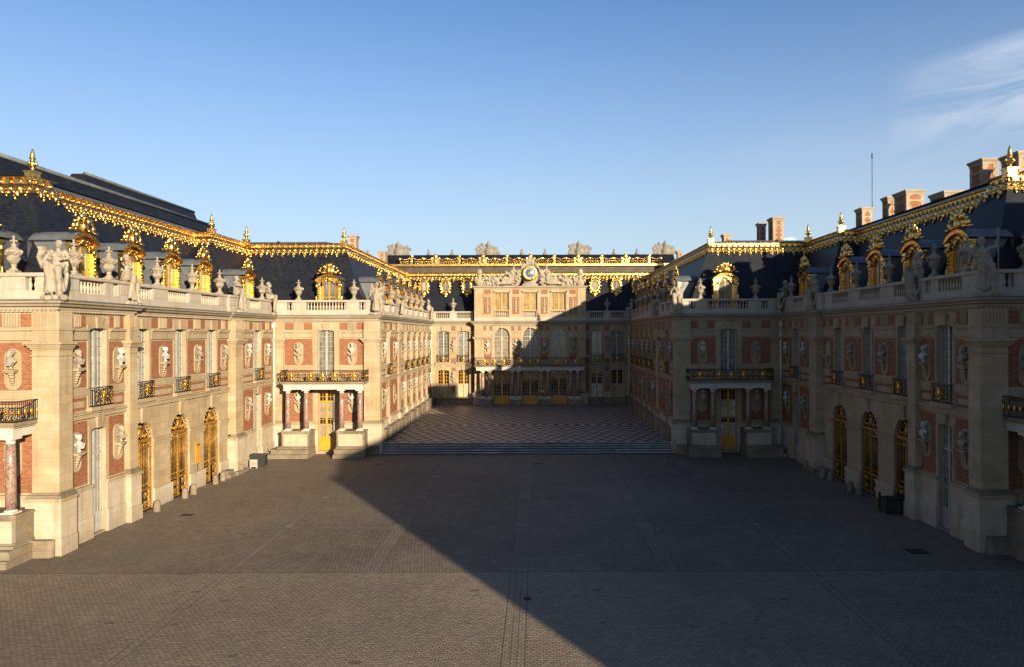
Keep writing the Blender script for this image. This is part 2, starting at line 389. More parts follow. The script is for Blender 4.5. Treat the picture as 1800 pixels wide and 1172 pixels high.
def sweep(mb, path, prof, mat, i0=0, i1=None, closed_prof=False, smooth=False):
    """path: plan polyline, outward side on its right hand; prof: (inward offset, z)"""
    n = len(path); i1 = n - 1 if i1 is None else i1
    P = [Vector(p) for p in path]
    def nrm(i): d = (P[i + 1] - P[i]).normalized(); return Vector((-d.y, d.x))      # inward = left hand
    vs = []
    for i in range(i0, i1 + 1):
        if i == 0: m = nrm(0)
        elif i == n - 1: m = nrm(n - 2)
        else:
            a = nrm(i - 1); b = nrm(i); m = (a + b); m = m / max(.2, (1 + a.dot(b)))
        for o, z in prof: vs.append((P[i].x + m.x * o, P[i].y + m.y * o, z))
    k = len(prof); fs = []
    for i in range(i1 - i0):
        for j in range(k if closed_prof else k - 1):
            j2 = (j + 1) % k; fs.append((i * k + j, i * k + j2, (i + 1) * k + j2, (i + 1) * k + j))
    mb.add(vs, fs, mat, smooth)

# ------------------------------------------------------------------ plan
HO, HI, D1, D2, D3, CH = 24.85, 14.75, 38.15, 69.75, 106.0, 8.2
Y1, Y2, RC = 45.2, 59.8, .2
BACK = 92.0
ZC, ZW = 13.5, 12.85          # cornice top, wall top
WP = [(-HO - 30, D1), (-HO, D1), (-HO, Y1), (-HO - RC, Y1), (-HO - RC, Y2), (-HO, Y2), (-HO, D2), (-HI, D2), (-HI, D3),
      (-CH, D3), (-CH, D3 - 1), (CH, D3 - 1), (CH, D3), (HI, D3)]
BAYS = [41.7, 46.75, 51.75, 56.75, 65.6]
INB = [74.9, 84.8, 88.9, 93.0, 97.1, 101.2]
def floorz(y): return .90 + (y - 70.6) * .0125

def arc_pts(w, rise, z1, n=10):
    r = (w * w / 4 + rise * rise) / (2 * rise)
    return [(-w / 2 + w * i / n, z1 - r + math.sqrt(max(0, r * r - (-w / 2 + w * i / n) ** 2))) for i in range(n + 1)]
def wall(mb, fr, a0, a1, z0, z1, holes, mat='stone', depth=.42):
    mb.setT(fr.M)
    A = sorted({a0, a1, *[h[0] - h[1] / 2 for h in holes], *[h[0] + h[1] / 2 for h in holes]})
    Z = sorted({z0, z1, *[h[2] for h in holes], *[h[3] for h in holes]})
    for i in range(len(A) - 1):
        for j in range(len(Z) - 1):
            ca, cz = (A[i] + A[i + 1]) / 2, (Z[j] + Z[j + 1]) / 2
            if any(abs(ca - h[0]) < h[1] / 2 and h[2] < cz < h[3] for h in holes): continue
            mb.quad((A[i], 0, Z[j]), (A[i], 0, Z[j + 1]), (A[i + 1], 0, Z[j + 1]), (A[i + 1], 0, Z[j]), mat)
    for h in holes:
        ac, w, zb, zt, rise = h; l, r = ac - w / 2, ac + w / 2; zs = zt - rise
        mb.quad((l, 0, zb), (l, -depth, zb), (l, -depth, zs), (l, 0, zs), mat); mb.quad((r, 0, zb), (r, 0, zs), (r, -depth, zs), (r, -depth, zb), mat)
        mb.quad((l, 0, zb), (r, 0, zb), (r, -depth, zb), (l, -depth, zb), mat)
        if rise < .01: mb.quad((l, 0, zt), (l, -depth, zt), (r, -depth, zt), (r, 0, zt), mat)
        else:
            q = [(ac + x, z) for x, z in arc_pts(w, rise, zt, 12)]
            for (x0, y0), (x1, y1) in zip(q, q[1:]):
                mb.quad((x0, 0, y0), (x0, 0, zt), (x1, 0, zt), (x1, 0, y1), mat)
                mb.quad((x0, 0, y0), (x1, 0, y1), (x1, -depth, y1), (x0, -depth, y0), mat)
def surround(mb, fr, ac, w, z0, z1, bw=.26, pr=.05, key=True, rise=.12):
    mb.setT(fr.M); h = w / 2
    mb.box(ac - h - bw, ac - h, 0, pr, z0, z1 - rise, 'trim'); mb.box(ac + h, ac + h + bw, 0, pr, z0, z1 - rise, 'trim')
    q = arc_pts(w, rise, z1 - .001, 6)
    for (x0, a), (x1, b) in zip(q, q[1:]):
        mb.add([(ac + x0, 0, a), (ac + x1, 0, b), (ac + x1, 0, z1 + bw * .8), (ac + x0, 0, z1 + bw * .8), (ac + x0, pr, a), (ac + x1, pr, b), (ac + x1, pr, z1 + bw * .8), (ac + x0, pr, z1 + bw * .8)],
               [(4, 5, 6, 7), (0, 1, 5, 4), (3, 2, 6, 7)], 'trim')
    mb.box(ac - h - bw, ac - h, 0, pr, z1 - rise, z1 + bw * .8, 'trim'); mb.box(ac + h, ac + h + bw, 0, pr, z1 - rise, z1 + bw * .8, 'trim')
    if key:
        mb.add([(ac - .22, pr, z1 - .03), (ac + .22, pr, z1 - .03), (ac + .34, pr, z1 + .62), (ac - .34, pr, z1 + .62), (ac - .22, pr + .1, z1 - .03), (ac + .22, pr + .1, z1 - .03), (ac + .34, pr + .16, z1 + .62), (ac - .34, pr + .16, z1 + .62)],
               [(4, 5, 6, 7), (0, 1, 5, 4), (1, 2, 6, 5), (3, 0, 4, 7), (2, 3, 7, 6)], 'trim')
def flutes(mb, fr, a0, a1, z0, z1):
    mb.setT(fr.M); mb.box(a0, a1, 0, .045, z0, z1, 'trim'); n = max(2, round((a1 - a0) / .16)); s = (a1 - a0) / n
    for i in range(n): mb.box(a0 + s * (i + .2), a0 + s * (i + .75), .045, .12, z0 + .06, z1 - .1, 'trim')
def brickpanel(mb, fr, a0, a1, z0, z1, tablet=False):
    mb.setT(fr.M); mb.box(a0, a1, 0, .02, z0, z1, 'brick')
    if tablet and a1 - a0 > .9: mb.box(a0 + .22, a1 - .22, .02, .06, z0 + .17, z1 - .2, 'trim')
def intervals(a0, a1, blocks):
    out = []; c = a0
    for l, r in sorted(blocks):
        if l - c > .3: out.append((c, l))
        c = max(c, r)
    if a1 - c > .3: out.append((c, a1))
    return out
def segment(mb, fr, a0, a1, ups, lows, piers, z0=0, lowbrick=True, wup=1.6, sm=.28):
    """two-storey brick and stone bay run; ups: centres of upper windows; lows: (ac, w, zb, zt, rise); piers: (l, r)"""
    holes = [(u, wup, 7.55, 12.05, .12) for u in ups] + list(lows)
    wall(mb, fr, a0, a1, z0, ZW, holes)
    for u in ups:
        surround(mb, fr, u, wup, 7.3, 12.05, bw=sm - .08); mb.setT(fr.M)
        mb.box(u - wup / 2 - .3, u + wup / 2 + .3, 0, .34, 7.305, 7.53, 'trim')
    blk = [(u - wup / 2 - sm, u + wup / 2 + sm) for u in ups] + [(l - .04, r + .04) for l, r in piers]
    for l, r in intervals(a0, a1, blk):
        brickpanel(mb, fr, l + .02, r - .02, 8.72, 11.28); brickpanel(mb, fr, l + .02, r - .02, 7.42, 8.14, True)
        mb.setT(fr.M); mb.box(l - .08, r + .08, 0, .06, 8.24, 8.62, 'trim'); mb.box(l - .08, r + .08, 0, .10, 11.4, 11.98, 'trim'); mb.box(l - .05, r + .05, .10, .20, 11.86, 11.98, 'trim')
        w = r - l
        if w > 1.3:
            k = .31 * w; brickpanel(mb, fr, l + .05, l + k, 12.08, 12.76); brickpanel(mb, fr, r - k, r - .05, 12.08, 12.76); flutes(mb, fr, l + k + .03, r - k - .03, 12.02, ZW)
        elif w > .5: brickpanel(mb, fr, l + .05, r - .05, 12.08, 12.76)
    lb = [(h[0] - h[1] / 2 - sm - .04, h[0] + h[1] / 2 + sm + .04) for h in lows] + [(l - .04, r + .04) for l, r in piers]
    for l, r in intervals(a0, a1, lb):
        if lowbrick: brickpanel(mb, fr, l + .02, r - .02, max(3.2, z0 + 2.0), 6.78)
        mb.setT(fr.M)
    mb.setT(fr.M)
    # string course and dado, cut around the piers / openings
    for l, r in intervals(a0, a1, [(l, r) for l, r in piers]): mb.box(l, r, 0, .14, 6.92, 7.18, 'trim'); mb.box(l, r, 0, .22, 7.18, 7.30, 'trim')
    cut = [(h[0] - h[1] / 2 - .01, h[0] + h[1] / 2 + .01) for h in lows] + [(l, r) for l, r in piers]
    dz = max(2.9, z0 + 1.7)
    for l, r in intervals(a0, a1, cut):
        if lowbrick:
            mb.box(l, r, 0, .13, z0, dz, 'stone_pale'); mb.box(l, r, 0, .20, dz, dz + .2, 'trim'); mb.box(l, r, .13, .19, z0, z0 + 1.3, 'stone_pale')
    for h in lows:
        if h[4] < .5: surround(mb, fr, h[0], h[1], dz + .2, h[3], bw=sm - .06, key=True)
def pier(mb, fr, a0, a1, b0, b1, z0=0, cap=True, pedz=3.3, e=.22):
    mb.setT(fr.M); bb = b0
    mb.box(a0, a1, bb, b1, pedz, 10.9, 'stone')
    for za, zb, d in ((10.55, 10.62, .05), (10.9, 11.0, .07), (11.0, 11.1, .15), (11.1, 11.18, .21), (11.18, 11.33, .29)): mb.box(a0 - d, a1 + d, bb, b1 + d, za, zb, 'trim')
    mb.box(a0 - .02, a1 + .02, bb, b1 + .02, 11.33, 12.0, 'trim'); mb.box(a0 - .06, a1 + .06, bb, b1 + .06, 11.88, 12.0, 'trim')
    mb.box(a0 - .01, a1 + .01, bb, b1 + .01, 12.0, ZW, 'stone')
    n = max(3, int((a1 - a0) / .2)); s = (a1 - a0 - .2) / n
    for i in range(n): mb.box(a0 + .1 + s * (i + .2), a0 + .1 + s * (i + .8), b1 + .01, b1 + .045, 12.1, ZW - .12, 'trim')
    mb.box(a0 - e, a1 + e, bb, b1 + e, z0, pedz - .45, 'stone_pale'); mb.box(a0 - e - .05, a1 + e + .05, bb, b1 + e + .05, z0, z0 + .9, 'stone_pale')
    mb.box(a0 - e - .07, a1 + e + .07, bb, b1 + e + .07, pedz - .45, pedz - .28, 'trim'); mb.box(a0 - e + .03, a1 + e - .03, bb, b1 + e - .03, pedz - .28, pedz - .12, 'ped')
    mb.box(a0 - .06, a1 + .06, bb, b1 + .06, pedz - .12, pedz, 'ped')

def bench(mb, fr, a0, a1, b):
    mb.setT(fr.M); n = 8
    for z0, z1, e in ((0, .38, .34), (.38, .48, .28), (.48, .80, .24), (.80, .90, .34)):
        poly = [(a0, b), (a1, b)] + [(a1 - .25 + .25 * math.cos(t_), b + e - .25 + .25 * math.sin(t_)) for t_ in [math.pi / 2 * k / 5 for k in range(6)]] + [(a0 + .25 + .25 * math.cos(t_), b + e - .25 + .25 * math.sin(t_)) for t_ in [math.pi / 2 + math.pi / 2 * k / 5 for k in range(6)]]
        m_ = len(poly); mb.add([(x, y, z0) for x, y in poly] + [(x, y, z1) for x, y in poly], [tuple(range(m_)), tuple(range(m_, 2 * m_))[::-1]] + [(i, (i + 1) % m_, m_ + (i + 1) % m_, m_ + i) for i in range(m_)], 'ped')

# ------------------------------------------------------------------ sculpture: fused from swelling forms
def sculpt(parts, voxel, mat, name, smooth=1):
    mb = MB()
    for p in parts:
        if p[0] == 'e':
            rot = None
            if len(p) > 3: from_e = p[3]; rot = (Matrix.Rotation(from_e[2], 3, 'Z') @ Matrix.Rotation(from_e[1], 3, 'Y') @ Matrix.Rotation(from_e[0], 3, 'X'))
            mb.ell(p[1], p[2], mat, 12, 8, rot)
        else:
            _, a, b, ra, rb = p; mb.tube(a, b, ra, rb, mat, 10); mb.ell(a, ra, mat, 10, 6); mb.ell(b, rb, mat, 10, 6)
    me = mb.mesh(name + '_src'); o = bpy.data.objects.new('tmp', me); C.objects.link(o)
    r = o.modifiers.new('r', 'REMESH'); r.mode = 'VOXEL'; r.voxel_size = voxel; r.use_smooth_shade = True
    if smooth:
        q = o.modifiers.new('s', 'SMOOTH'); q.iterations = smooth; q.factor = .5
    dg = bpy.context.evaluated_depsgraph_get(); ev = o.evaluated_get(dg)
    out = bpy.data.meshes.new_from_object(ev); out.name = name
    out.materials.clear(); out.materials.append(M[mat])
    bpy.data.objects.remove(o); bpy.data.meshes.remove(me)
    return out

def figure_parts(seed, arms=0, attr=None, turn=0.0, male=False, lean=0.0, s=1.0):
    """seated draped figure; origin on the rail it sits on, facing -y, feet at z=-1.35"""
    R_ = random.Random(seed); P = []
    hx = lean * .35
    pel = (0, 0, .26); ch = (hx * .7, .02, .82); nk = (hx, .0, 1.14); hd = (hx + .05 * turn, -.04, 1.40)
    P += [('e', pel, (.34, .28, .26)), ('c', pel, ch, .27, .25), ('e', ch, (.32, .22, .27)), ('c', ch, nk, .20, .095), ('c', nk, hd, .09, .09)]
    P += [('e', hd, (.135, .165, .19)), ('e', (hd[0], hd[1] + .05, hd[2] + .06), (.165, .175, .17)), ('c', (hd[0] + .09 * turn, hd[1] - .16, hd[2] + .01), (hd[0] + .1 * turn, hd[1] - .18, hd[2] - .04), .03, .035),
          ('e', (hd[0], hd[1] + .17, hd[2] + .02), (.10, .10, .10)), ('e', (hd[0], hd[1] - .10, hd[2] - .12), (.07, .07, .06))]
    if male: P += [('e', (hd[0], hd[1] - .12, hd[2] - .16), (.09, .09, .12)), ('e', (ch[0] - .14, -.17, ch[2] + .06), (.13, .08, .10)), ('e', (ch[0] + .14, -.17, ch[2] + .06), (.13, .08, .10))]
    else: P += [('e', (ch[0] - .12, -.18, ch[2] + .04), (.10, .10, .10)), ('e', (ch[0] + .12, -.18, ch[2] + .04), (.10, .10, .10))]
    # legs over the edge
    k1 = (-.24, -.58, .30 + .12 * R_.random()); k2 = (.22, -.52, .10 + .1 * R_.random())
    f1 = (-.20 + .1 * R_.random(), -.48, -.95); f2 = (.30, -.55, -1.10)
    P += [('c', (-.15, -.05, .22), k1, .22, .17), ('c', (.15, -.05, .2), k2, .22, .17), ('c', k1, f1, .16, .10), ('c', k2, f2, .16, .10),
          ('c', f1, (f1[0], f1[1] - .2, f1[2] - .06), .075, .055), ('c', f2, (f2[0] + .03, f2[1] - .2, f2[2] - .06), .075, .055)]
    # skirt folds
    for i in range(9):
        t_ = i / 8; x0 = k1[0] + (k2[0] - k1[0]) * t_; z0 = k1[2] + (k2[2] - k1[2]) * t_
        x1 = -.38 + .78 * t_ + R_.uniform(-.05, .05)
        P.append(('c', (x0, -.50 - .05 * math.sin(i * 2.2), z0 + .02), (x1, -.38 - .08 * (i % 2), -.85 - .12 * R_.random()), .085, .055 + .03 * (i % 2)))
    for i in range(4):
        P.append(('c', (-.33 + .22 * i, -.12, .38 + .03 * (i % 2)), (-.26 + .17 * i, -.55, .22 - .05 * i), .07, .06))
    P += [('c', (.30, .05, .3), (.44, -.12, -.15), .13, .10), ('c', (.44, -.12, -.15), (.42, -.25, -.8), .10, .07)]
    P += [('c', (-.30, .05, .7), (.32, -.22, .32), .09, .08), ('c', (.22, .1, 1.0), (.38, .05, .4), .10, .10)]
    # cloud / rock at the feet
    for i in range(6): P.append(('e', (-.42 + .17 * i, -.33 - .1 * (i % 2), -1.2 - .06 * R_.random()), (.19, .22, .17)))
    sl = (ch[0] - .30, 0, 1.03); sr = (ch[0] + .30, 0, 1.03)
    def arm(sh, el, ha): P.extend([('e', sh, (.12, .12, .12)), ('c', sh, el, .105, .08), ('c', el, ha, .08, .05), ('e', ha, (.07, .07, .07))]); 
    poses = [((-.50, -.05, .68), (-.52, -.22, .28), (.52, -.12, .72), (.28, -.42, .62)),
             ((-.54, .0, .74), (-.58, -.05, .32), (.56, -.05, 1.12), (.62, -.15, 1.48)),
             ((-.50, -.2, .80), (-.30, -.48, .82), (.50, -.2, .78), (.22, -.5, .78)),
             ((-.58, -.15, 1.02), (-.86, -.38, .92), (.50, .0, .70), (.50, -.1, .3)),
             ((-.50, .0, .70), (-.18, -.30, .55), (.58, -.1, .82), (.88, -.28, .62))]
    e1, h1, e2, h2 = poses[arms % 5]; arm(sl, e1, h1); arm(sr, e2, h2)
    if attr == 'staff': P.append(('c', (h2[0], h2[1], -.6), (h2[0] + .02, h2[1], 1.85), .035, .035)); P.append(('e', (h2[0], h2[1], 1.9), (.09, .06, .13)))
    if attr == 'horn':
        P += [('c', (-.62, -.1, .25), (-.68, -.2, .75), .06, .13), ('c', (-.68, -.2, .75), (-.55, -.15, 1.08), .13, .19)] + [('e', (-.6 + .12 * math.cos(i), -.15 + .12 * math.sin(i), 1.2), (.08, .08, .08)) for i in range(6)]
    if attr == 'child':
        P += [('e', (.62, -.1, .32), (.17, .15, .22)), ('c', (.62, -.1, .45), (.60, -.12, .68), .11, .07), ('e', (.60, -.13, .82), (.12, .13, .14)), ('c', (.66, -.15, .5), (.40, -.35, .55), .06, .045), ('c', (.62, -.15, .2), (.66, -.38, .0), .09, .07), ('c', (.66, -.38, .0), (.66, -.36, -.4), .07, .05)]
    if attr == 'wings':
        for sx in (-1,):
            for i in range(7): P.append(('c', (sx * .22, .16, 1.0), (sx * (.42 + .045 * i), .24, 1.42 - .19 * i), .10, .06))
    if attr == 'shield': P.append(('e', (-.62, -.20, .45), (.10, .34, .42), (0, 0, .5)))
    if attr == 'bow': P += [('c', (.62, -.3, .1), (.78, -.3, .6), .03, .035), ('c', (.78, -.3, .6), (.60, -.3, 1.1), .035, .03)]
    if attr == 'eagle': P += [('e', (.62, -.05, .30), (.14, .2, .26)), ('e', (.62, -.18, .62), (.09, .11, .10)), ('c', (.5, 0, .5), (.42, .1, .05), .09, .06), ('c', (.74, 0, .5), (.82, .1, .05), .09, .06)]
    return P
STAT = []
for i, (arms, attr, turn, male, lean) in enumerate([(0, 'horn', .5, False, .1), (1, 'staff', -.6, False, .0), (2, 'child', .7, False, -.2), (3, None, -.8, False, .15), (4, 'eagle', .6, True, -.1), (0, 'shield', -.5, True, .2), (1, 'wings', .4, False, .0), (2, 'bow', -.3, True, -.15)]):
    STAT.append(sculpt(figure_parts(i, arms, attr, turn, male, lean), .034, 'statue', 'seated_statue', 1))
STAT_TXT = ['with cornucopia at one side', 'holding a tall staff', 'with a small child', 'reaching one arm out', 'with an eagle beside', 'with a round shield', 'winged, one arm raised', 'holding a bow']

def bust_parts(seed, turn, helmet, beard):
    P = [('e', (0, 0, .05), (.14, .13, .06)), ('c', (0, 0, .05), (0, 0, .16), .06, .07), ('c', (0, .02, .20), (0, .02, .42), .10, .22), ('c', (-.20, .03, .44), (.20, .03, .44), .105, .105), ('e', (0, -.05, .40), (.2, .12, .14)),
         ('c', (0, .02, .48), (.02 * turn, -.01, .66), .095, .085), ('e', (.03 * turn, -.03, .80), (.125, .15, .18)), ('e', (.03 * turn, .03, .85), (.15, .155, .15)),
         ('c', (.10 * turn, -.17, .82), (.11 * turn, -.19, .77), .022, .03)]
    for i in range(5): P.append(('c', (-.26 + .12 * i, -.12, .46), (-.10 + .06 * i, -.15, .22), .045, .035))
    if beard: P.append(('e', (.06 * turn, -.13, .66), (.09, .08, .10)))
    if helmet: P += [('e', (.03 * turn, .02, .90), (.175, .185, .15)), ('c', (.03 * turn, -.13, 1.02), (.03 * turn, .18, .95), .05, .07)]
    else: P += [('e', (.03 * turn + x, .02 + y, .93), (.075, .075, .065)) for x, y in ((-.09, -.06), (.09, -.06), (-.1, .06), (.1, .06), (0, -.1), (0, .1))]
    return P
BUST = [sculpt(bust_parts(i, t_, h, b_), .028, 'marble' if i not in (1, 4) else 'statue', 'portrait_bust', 1) for i, (t_, h, b_) in enumerate([(1, 0, 0), (-1, 0, 1), (.6, 1, 0), (-.7, 0, 0), (0, 0, 1)])]
BUST_TXT = ['curly white bust', 'bearded grey bust', 'helmeted white bust', 'bareheaded white bust', 'stern grey bust']

# vase
def vase_mesh():
    mb = MB(); m = 'statue'
    mb.box(-.24, .24, -.24, .24, 0, .12, m)
    mb.lathe(0, 0, .12, [(.22, 0), (.24, .05), (.15, .12), (.11, .22), (.16, .28), (.13, .33), (.20, .42), (.27, .62), (.32, .85), (.34, .98), (.42, 1.03), (.43, 1.08), (.36, 1.12), (.24, 1.20), (.14, 1.28), (.10, 1.36), (.15, 1.42), (.09, 1.47)], 16, m)
    for i in range(16):
        a = 2 * math.pi * i / 16; mb.tube((.15 * math.cos(a), .15 * math.sin(a), .48), (.31 * math.cos(a), .31 * math.sin(a), .82), .025, .035, m, 4)
    for i in range(8):
        a = 2 * math.pi * i / 8
        for k in range(4):
            b_ = a + (k - 1.5) * .2; dz = .10 * math.cos((k - 1.5) * 1.1); mb.ell((.35 * math.cos(b_), .35 * math.sin(b_), 1.08 - dz), .06, m, 6, 4)
    for a in (0, math.pi / 2, math.pi, 1.5 * math.pi): mb.ell((.43 * math.cos(a), .43 * math.sin(a), 1.12), (.09, .09, .12), m, 6, 4)
    mb.ell((0, 0, 1.72), (.075, .075, .20), m, 8, 6)
    for a in (0, math.pi / 2, math.pi, 1.5 * math.pi): mb.ell((.15 * math.cos(a), .15 * math.sin(a), 1.72), (.08, .08, .06), m, 6, 4)
    mb.ell((0, 0, 1.94), (.07, .07, .10), m, 6, 4)
    return mb.mesh('stone_vase')
VASE = vase_mesh()
def finial_mesh():
    mb = MB(); m = 'gold'
    mb.box(-.28, .28, -.28, .28, -.3, .18, m); mb.box(-.34, .34, -.34, .34, .18, .25, m)
    mb.lathe(0, 0, .25, [(.22, 0), (.12, .08), (.10, .2), (.2, .32), (.22, .5), (.15, .62), (.10, .68), (.17, .75), (.19, .82), (.1, .9), (.14, 1.0), (.09, 1.12), (.05, 1.3), (.02, 1.36)], 12, m)
    for i in range(4):
        a = math.pi / 2 * i; mb.ell((.24 * math.cos(a), .24 * math.sin(a), .72), (.09, .09, .13), m, 6, 4)
    return mb.mesh('finial')
FIN = finial_mesh()

# niche tablet with scrolled bracket
def niche_mesh():
    mb = MB(); w, h = .46, 1.12
    def stad(w, h, n=8):
        out = []
        for i in range(n + 1): a = math.pi * i / n; out.append((w * math.cos(a), h - w + w * math.sin(a)))
        for i in range(n + 1): a = math.pi + math.pi * i / n; out.append((w * math.cos(a), -h + w + w * math.sin(a)))
        return out
    o = stad(w, h); i_ = stad(w - .09, h - .09); n = len(o)
    mb.add([(x, -.07, z) for x, z in o] + [(x, -.07, z) for x, z in i_] + [(x, 0, z) for x, z in o] + [(x, -.035, z) for x, z in i_],
           [(k, (k + 1) % n, n + (k + 1) % n, n + k) for k in range(n)] + [(k, 2 * n + k, 2 * n + (k + 1) % n, (k + 1) % n) for k in range(n)] + [(n + k, n + (k + 1) % n, 3 * n + (k + 1) % n, 3 * n + k) for k in range(n)] + [tuple(3 * n + k for k in range(n))], 'trim')
    mb.box(-.30, .30, -.42, -.03, -.10, -.02, 'trim'); mb.box(-.25, .25, -.36, -.03, -.18, -.10, 'trim')
    for k, (y, z, r) in enumerate(((-.24, -.25, .10), (-.18, -.40, .11), (-.14, -.56, .09), (-.11, -.70, .075), (-.09, -.82, .05))):
        mb.ell((0, y + .02, z), (.19 - .025 * k, r + .02, r), 'trim', 8, 5)
    return mb.mesh('niche')
NICHE = niche_mesh()

# windows: local x along the wall, +y inwards, origin at sill centre
def window(w, h, mat='white', pane='pane', cols=4, rows=9, panel=0, y=.26, rise=0.0, transom=None, fr=.07, name='window', pz=None):
    mb = MB(); H = w / 2
    mb.box(-H, -H + fr, y - .04, y + .05, 0, h - rise, mat); mb.box(H - fr, H, y - .04, y + .05, 0, h - rise, mat)
    mb.box(-H + fr, H - fr, y - .04, y + .05, 0, fr + .03, mat)
    mb.box(-.07, .07, y - .06, y + .04, fr + .03, h - .02, mat)
    if rise:
        q = arc_pts(w, rise, h, 10); q2 = arc_pts(w - 2 * fr, max(.02, rise - fr * .3), h - fr, 10)
        for k in range(10):
            mb.add([(q[k][0], y - .04, q[k][1]), (q[k + 1][0], y - .04, q[k + 1][1]), (q2[k + 1][0], y - .04, q2[k + 1][1]), (q2[k][0], y - .04, q2[k][1])], [(0, 1, 2, 3)], mat)
    else: mb.box(-H + fr, H - fr, y - .04, y + .05, h - fr, h, mat)
    z0 = fr + .03
    if panel:
        mb.box(-H + fr, -.07, y - .03, y + .03, z0, panel, mat); mb.box(.07, H - fr, y - .03, y + .03, z0, panel, mat)
        for sx in (-1, 1): mb.box(sx * (H * .5 + .01) - H * .28, sx * (H * .5 + .01) + H * .28, y - .05, y - .03, z0 + .12, panel - .12, mat)
        z0 = panel
    if transom: mb.box(-H + fr, H - fr, y - .05, y + .04, transom, transom + .12, mat)
    top = h - rise if rise > .3 else h - fr
    c2 = cols // 2
    for sx in (-1, 1):
        for i in range(1, c2):
            x = sx * (.07 + (H - fr - .07) * i / c2); mb.box(x - .017, x + .017, y - .02, y + .02, z0, (h - rise * .35 - .1) if rise > .3 else top, mat)
        mb.box(sx * .07, sx * .11, y - .045, y - .02, z0, top, mat)
    for j in range(1, rows):
        z = z0 + (top - z0) * j / rows; mb.box(-H + fr, H - fr, y - .018, y + .018, z - .017, z + .017, mat)
    if rise > .3:
        mb.box(-H + fr, H - fr, y - .05, y + .05, top - .04, top + .04, mat)
        for a in (.5, 1.05, 2.09, 2.64):
            mb.tube((0, y, top), (math.cos(a) * (H - .06), y, top + math.sin(a) * (rise - .06)), .02, .02, mat, 4)
        q = [(math.cos(math.pi * k / 8) * H * .5, y, top + math.sin(math.pi * k / 8) * rise * .5) for k in range(9)]; mb.chain(q, .02, mat, 4)
    g = MB(); zb = .02
    if rise > .3:
        q = arc_pts(w, rise, h, 10); g.add([(-H, y + .06, zb), (H, y + .06, zb)] + [(x, y + .06, z) for x, z in q[::-1]], [tuple(range(len(q) + 2))], pane)
    elif pz:
        for za, zc, pm_ in pz: g.quad((-H, y + .06, za), (H, y + .06, za), (H, y + .06, zc), (-H, y + .06, zc), pm_)
    else: g.quad((-H, y + .06, zb), (H, y + .06, zb), (H, y + .06, h), (-H, y + .06, h), pane)
    return (name, mb.mesh(name), [('pane', g.mesh('pane'), [])])
WIN_UP = window(1.6, 4.5, 'white', 'pane', 4, 9, 0, rise=.12)
WIN_UPD = window(1.6, 4.5, 'white', 'pane_warm', 4, 9, 0, rise=.12)
WIN_LOW = window(1.5, 4.0, 'white', 'pane', 4, 7, 0)
WIN_LOWY = window(1.7, 4.1, 'yellow', 'pane', 4, 8, 0, name='window', pz=((.02, 2.0, 'pane_white'), (2.0, 4.1, 'pane_dark')))
DOOR_W = window(1.4, 6.15, 'white', 'pane', 4, 8, 1.2, transom=4.6, name='door')
DOOR_Y = window(1.5, 5.9, 'yellow', 'pane_dark', 4, 8, 1.35, transom=4.75, name='door', pz=((.02, 2.6, 'pane_white'), (2.6, 3.15, 'pane_dark'), (3.15, 4.8, 'pane_white'), (4.8, 5.9, 'pane_dark')))
DOOR_C = window(2.45, 5.05, 'yellow', 'pane_dark', 6, 8, 1.35, transom=3.9, name='door')
WIN_ARCH = window(2.35, 5.15, 'white', 'pane_warm', 6, 7, 0, rise=1.15)
WIN_ATT = window(2.1, 2.65, 'yellow', 'pane_warm', 6, 5, 0, name='window')

def railing(w, h, proj, meds, rich=True):
    """iron balcony front with gilded ornament; x centred, base z=0, front at y=-proj"""
    mb = MB(); H = w / 2; y = -proj
    mb.box(-H, H, y - .03, y + .03, h - .05, h, 'iron'); mb.box(-H, H, y - .025, y + .025, .03, .07, 'iron'); mb.box(-H, H, y - .02, y + .02, h * .86, h * .86 + .03, 'iron')
    for sx in (-1, 1):
        if proj > .2:
            x = sx * H; mb.box(x - .03, x + .03, y, -.02, h - .05, h, 'iron'); mb.box(x - .02, x + .02, y, -.02, .03, .07, 'iron')
            n = max(2, int(proj / .14))
            for i in range(n): yy_ = y + (proj - .05) * i / n; mb.box(x - .012, x + .012, yy_ - .012, yy_ + .012, .05, h - .03, 'iron')
            if proj > .8:
                for i in range(int(proj / .45)): mb.ell((x, y + .3 + .45 * i, h * .45), (.03, .12, .20), 'gold2', 6, 4)
    n = int(w / .16)
    for i in range(n + 1):
        x = -H + w * i / n; mb.box(x - .012, x + .012, y - .012, y + .012, .05, h - .03, 'iron')
    R_ = random.Random(int(w * 10))
    m = int(w / .30)
    for i in range(m):                       # scrollwork
        x = -H + w * (i + .5) / m; s_ = -1 if i % 2 else 1
        for zc, r in ((h * .30, .13), (h * .62, .11)):
            q = [(x + s_ * r * math.cos(a) * (1 - a / 9), y - .03, zc + r * math.sin(a) * (1 - a / 9)) for a in [k * .75 for k in range(8)]]
            mb.chain(q, .018, 'gold2' if (i % 2 == 0) else 'iron', 4)
        mb.ell((x, y - .03, h * .46), (.05, .03, .05), 'gold2', 6, 4); mb.ell((x + .15, y - .03, .17), (.045, .03, .05), 'gold2', 6, 4); mb.ell((x + .15, y - .03, h * .78), (.03, .025, .04), 'gold2', 6, 4)
    for x in meds:                            # gilded medallions
        mb.ell((x, y - .06, h * .5), (.17, .06, .24), 'gold2', 10, 6); mb.ell((x, y - .08, h * .74), (.10, .05, .09), 'gold2', 8, 5)
        for a in range(10):
            t_ = a / 10 * 2 * math.pi; mb.ell((x + .25 * math.cos(t_), y - .04, h * .5 + .30 * math.sin(t_)), (.065, .03, .05), 'gold2', 6, 4)
        mb.ell((x, y - .05, h * .2), (.14, .04, .07), 'gold2', 8, 4)
    return mb.mesh('railing')
RAIL_S = railing(1.75, 1.12, .33, [0])
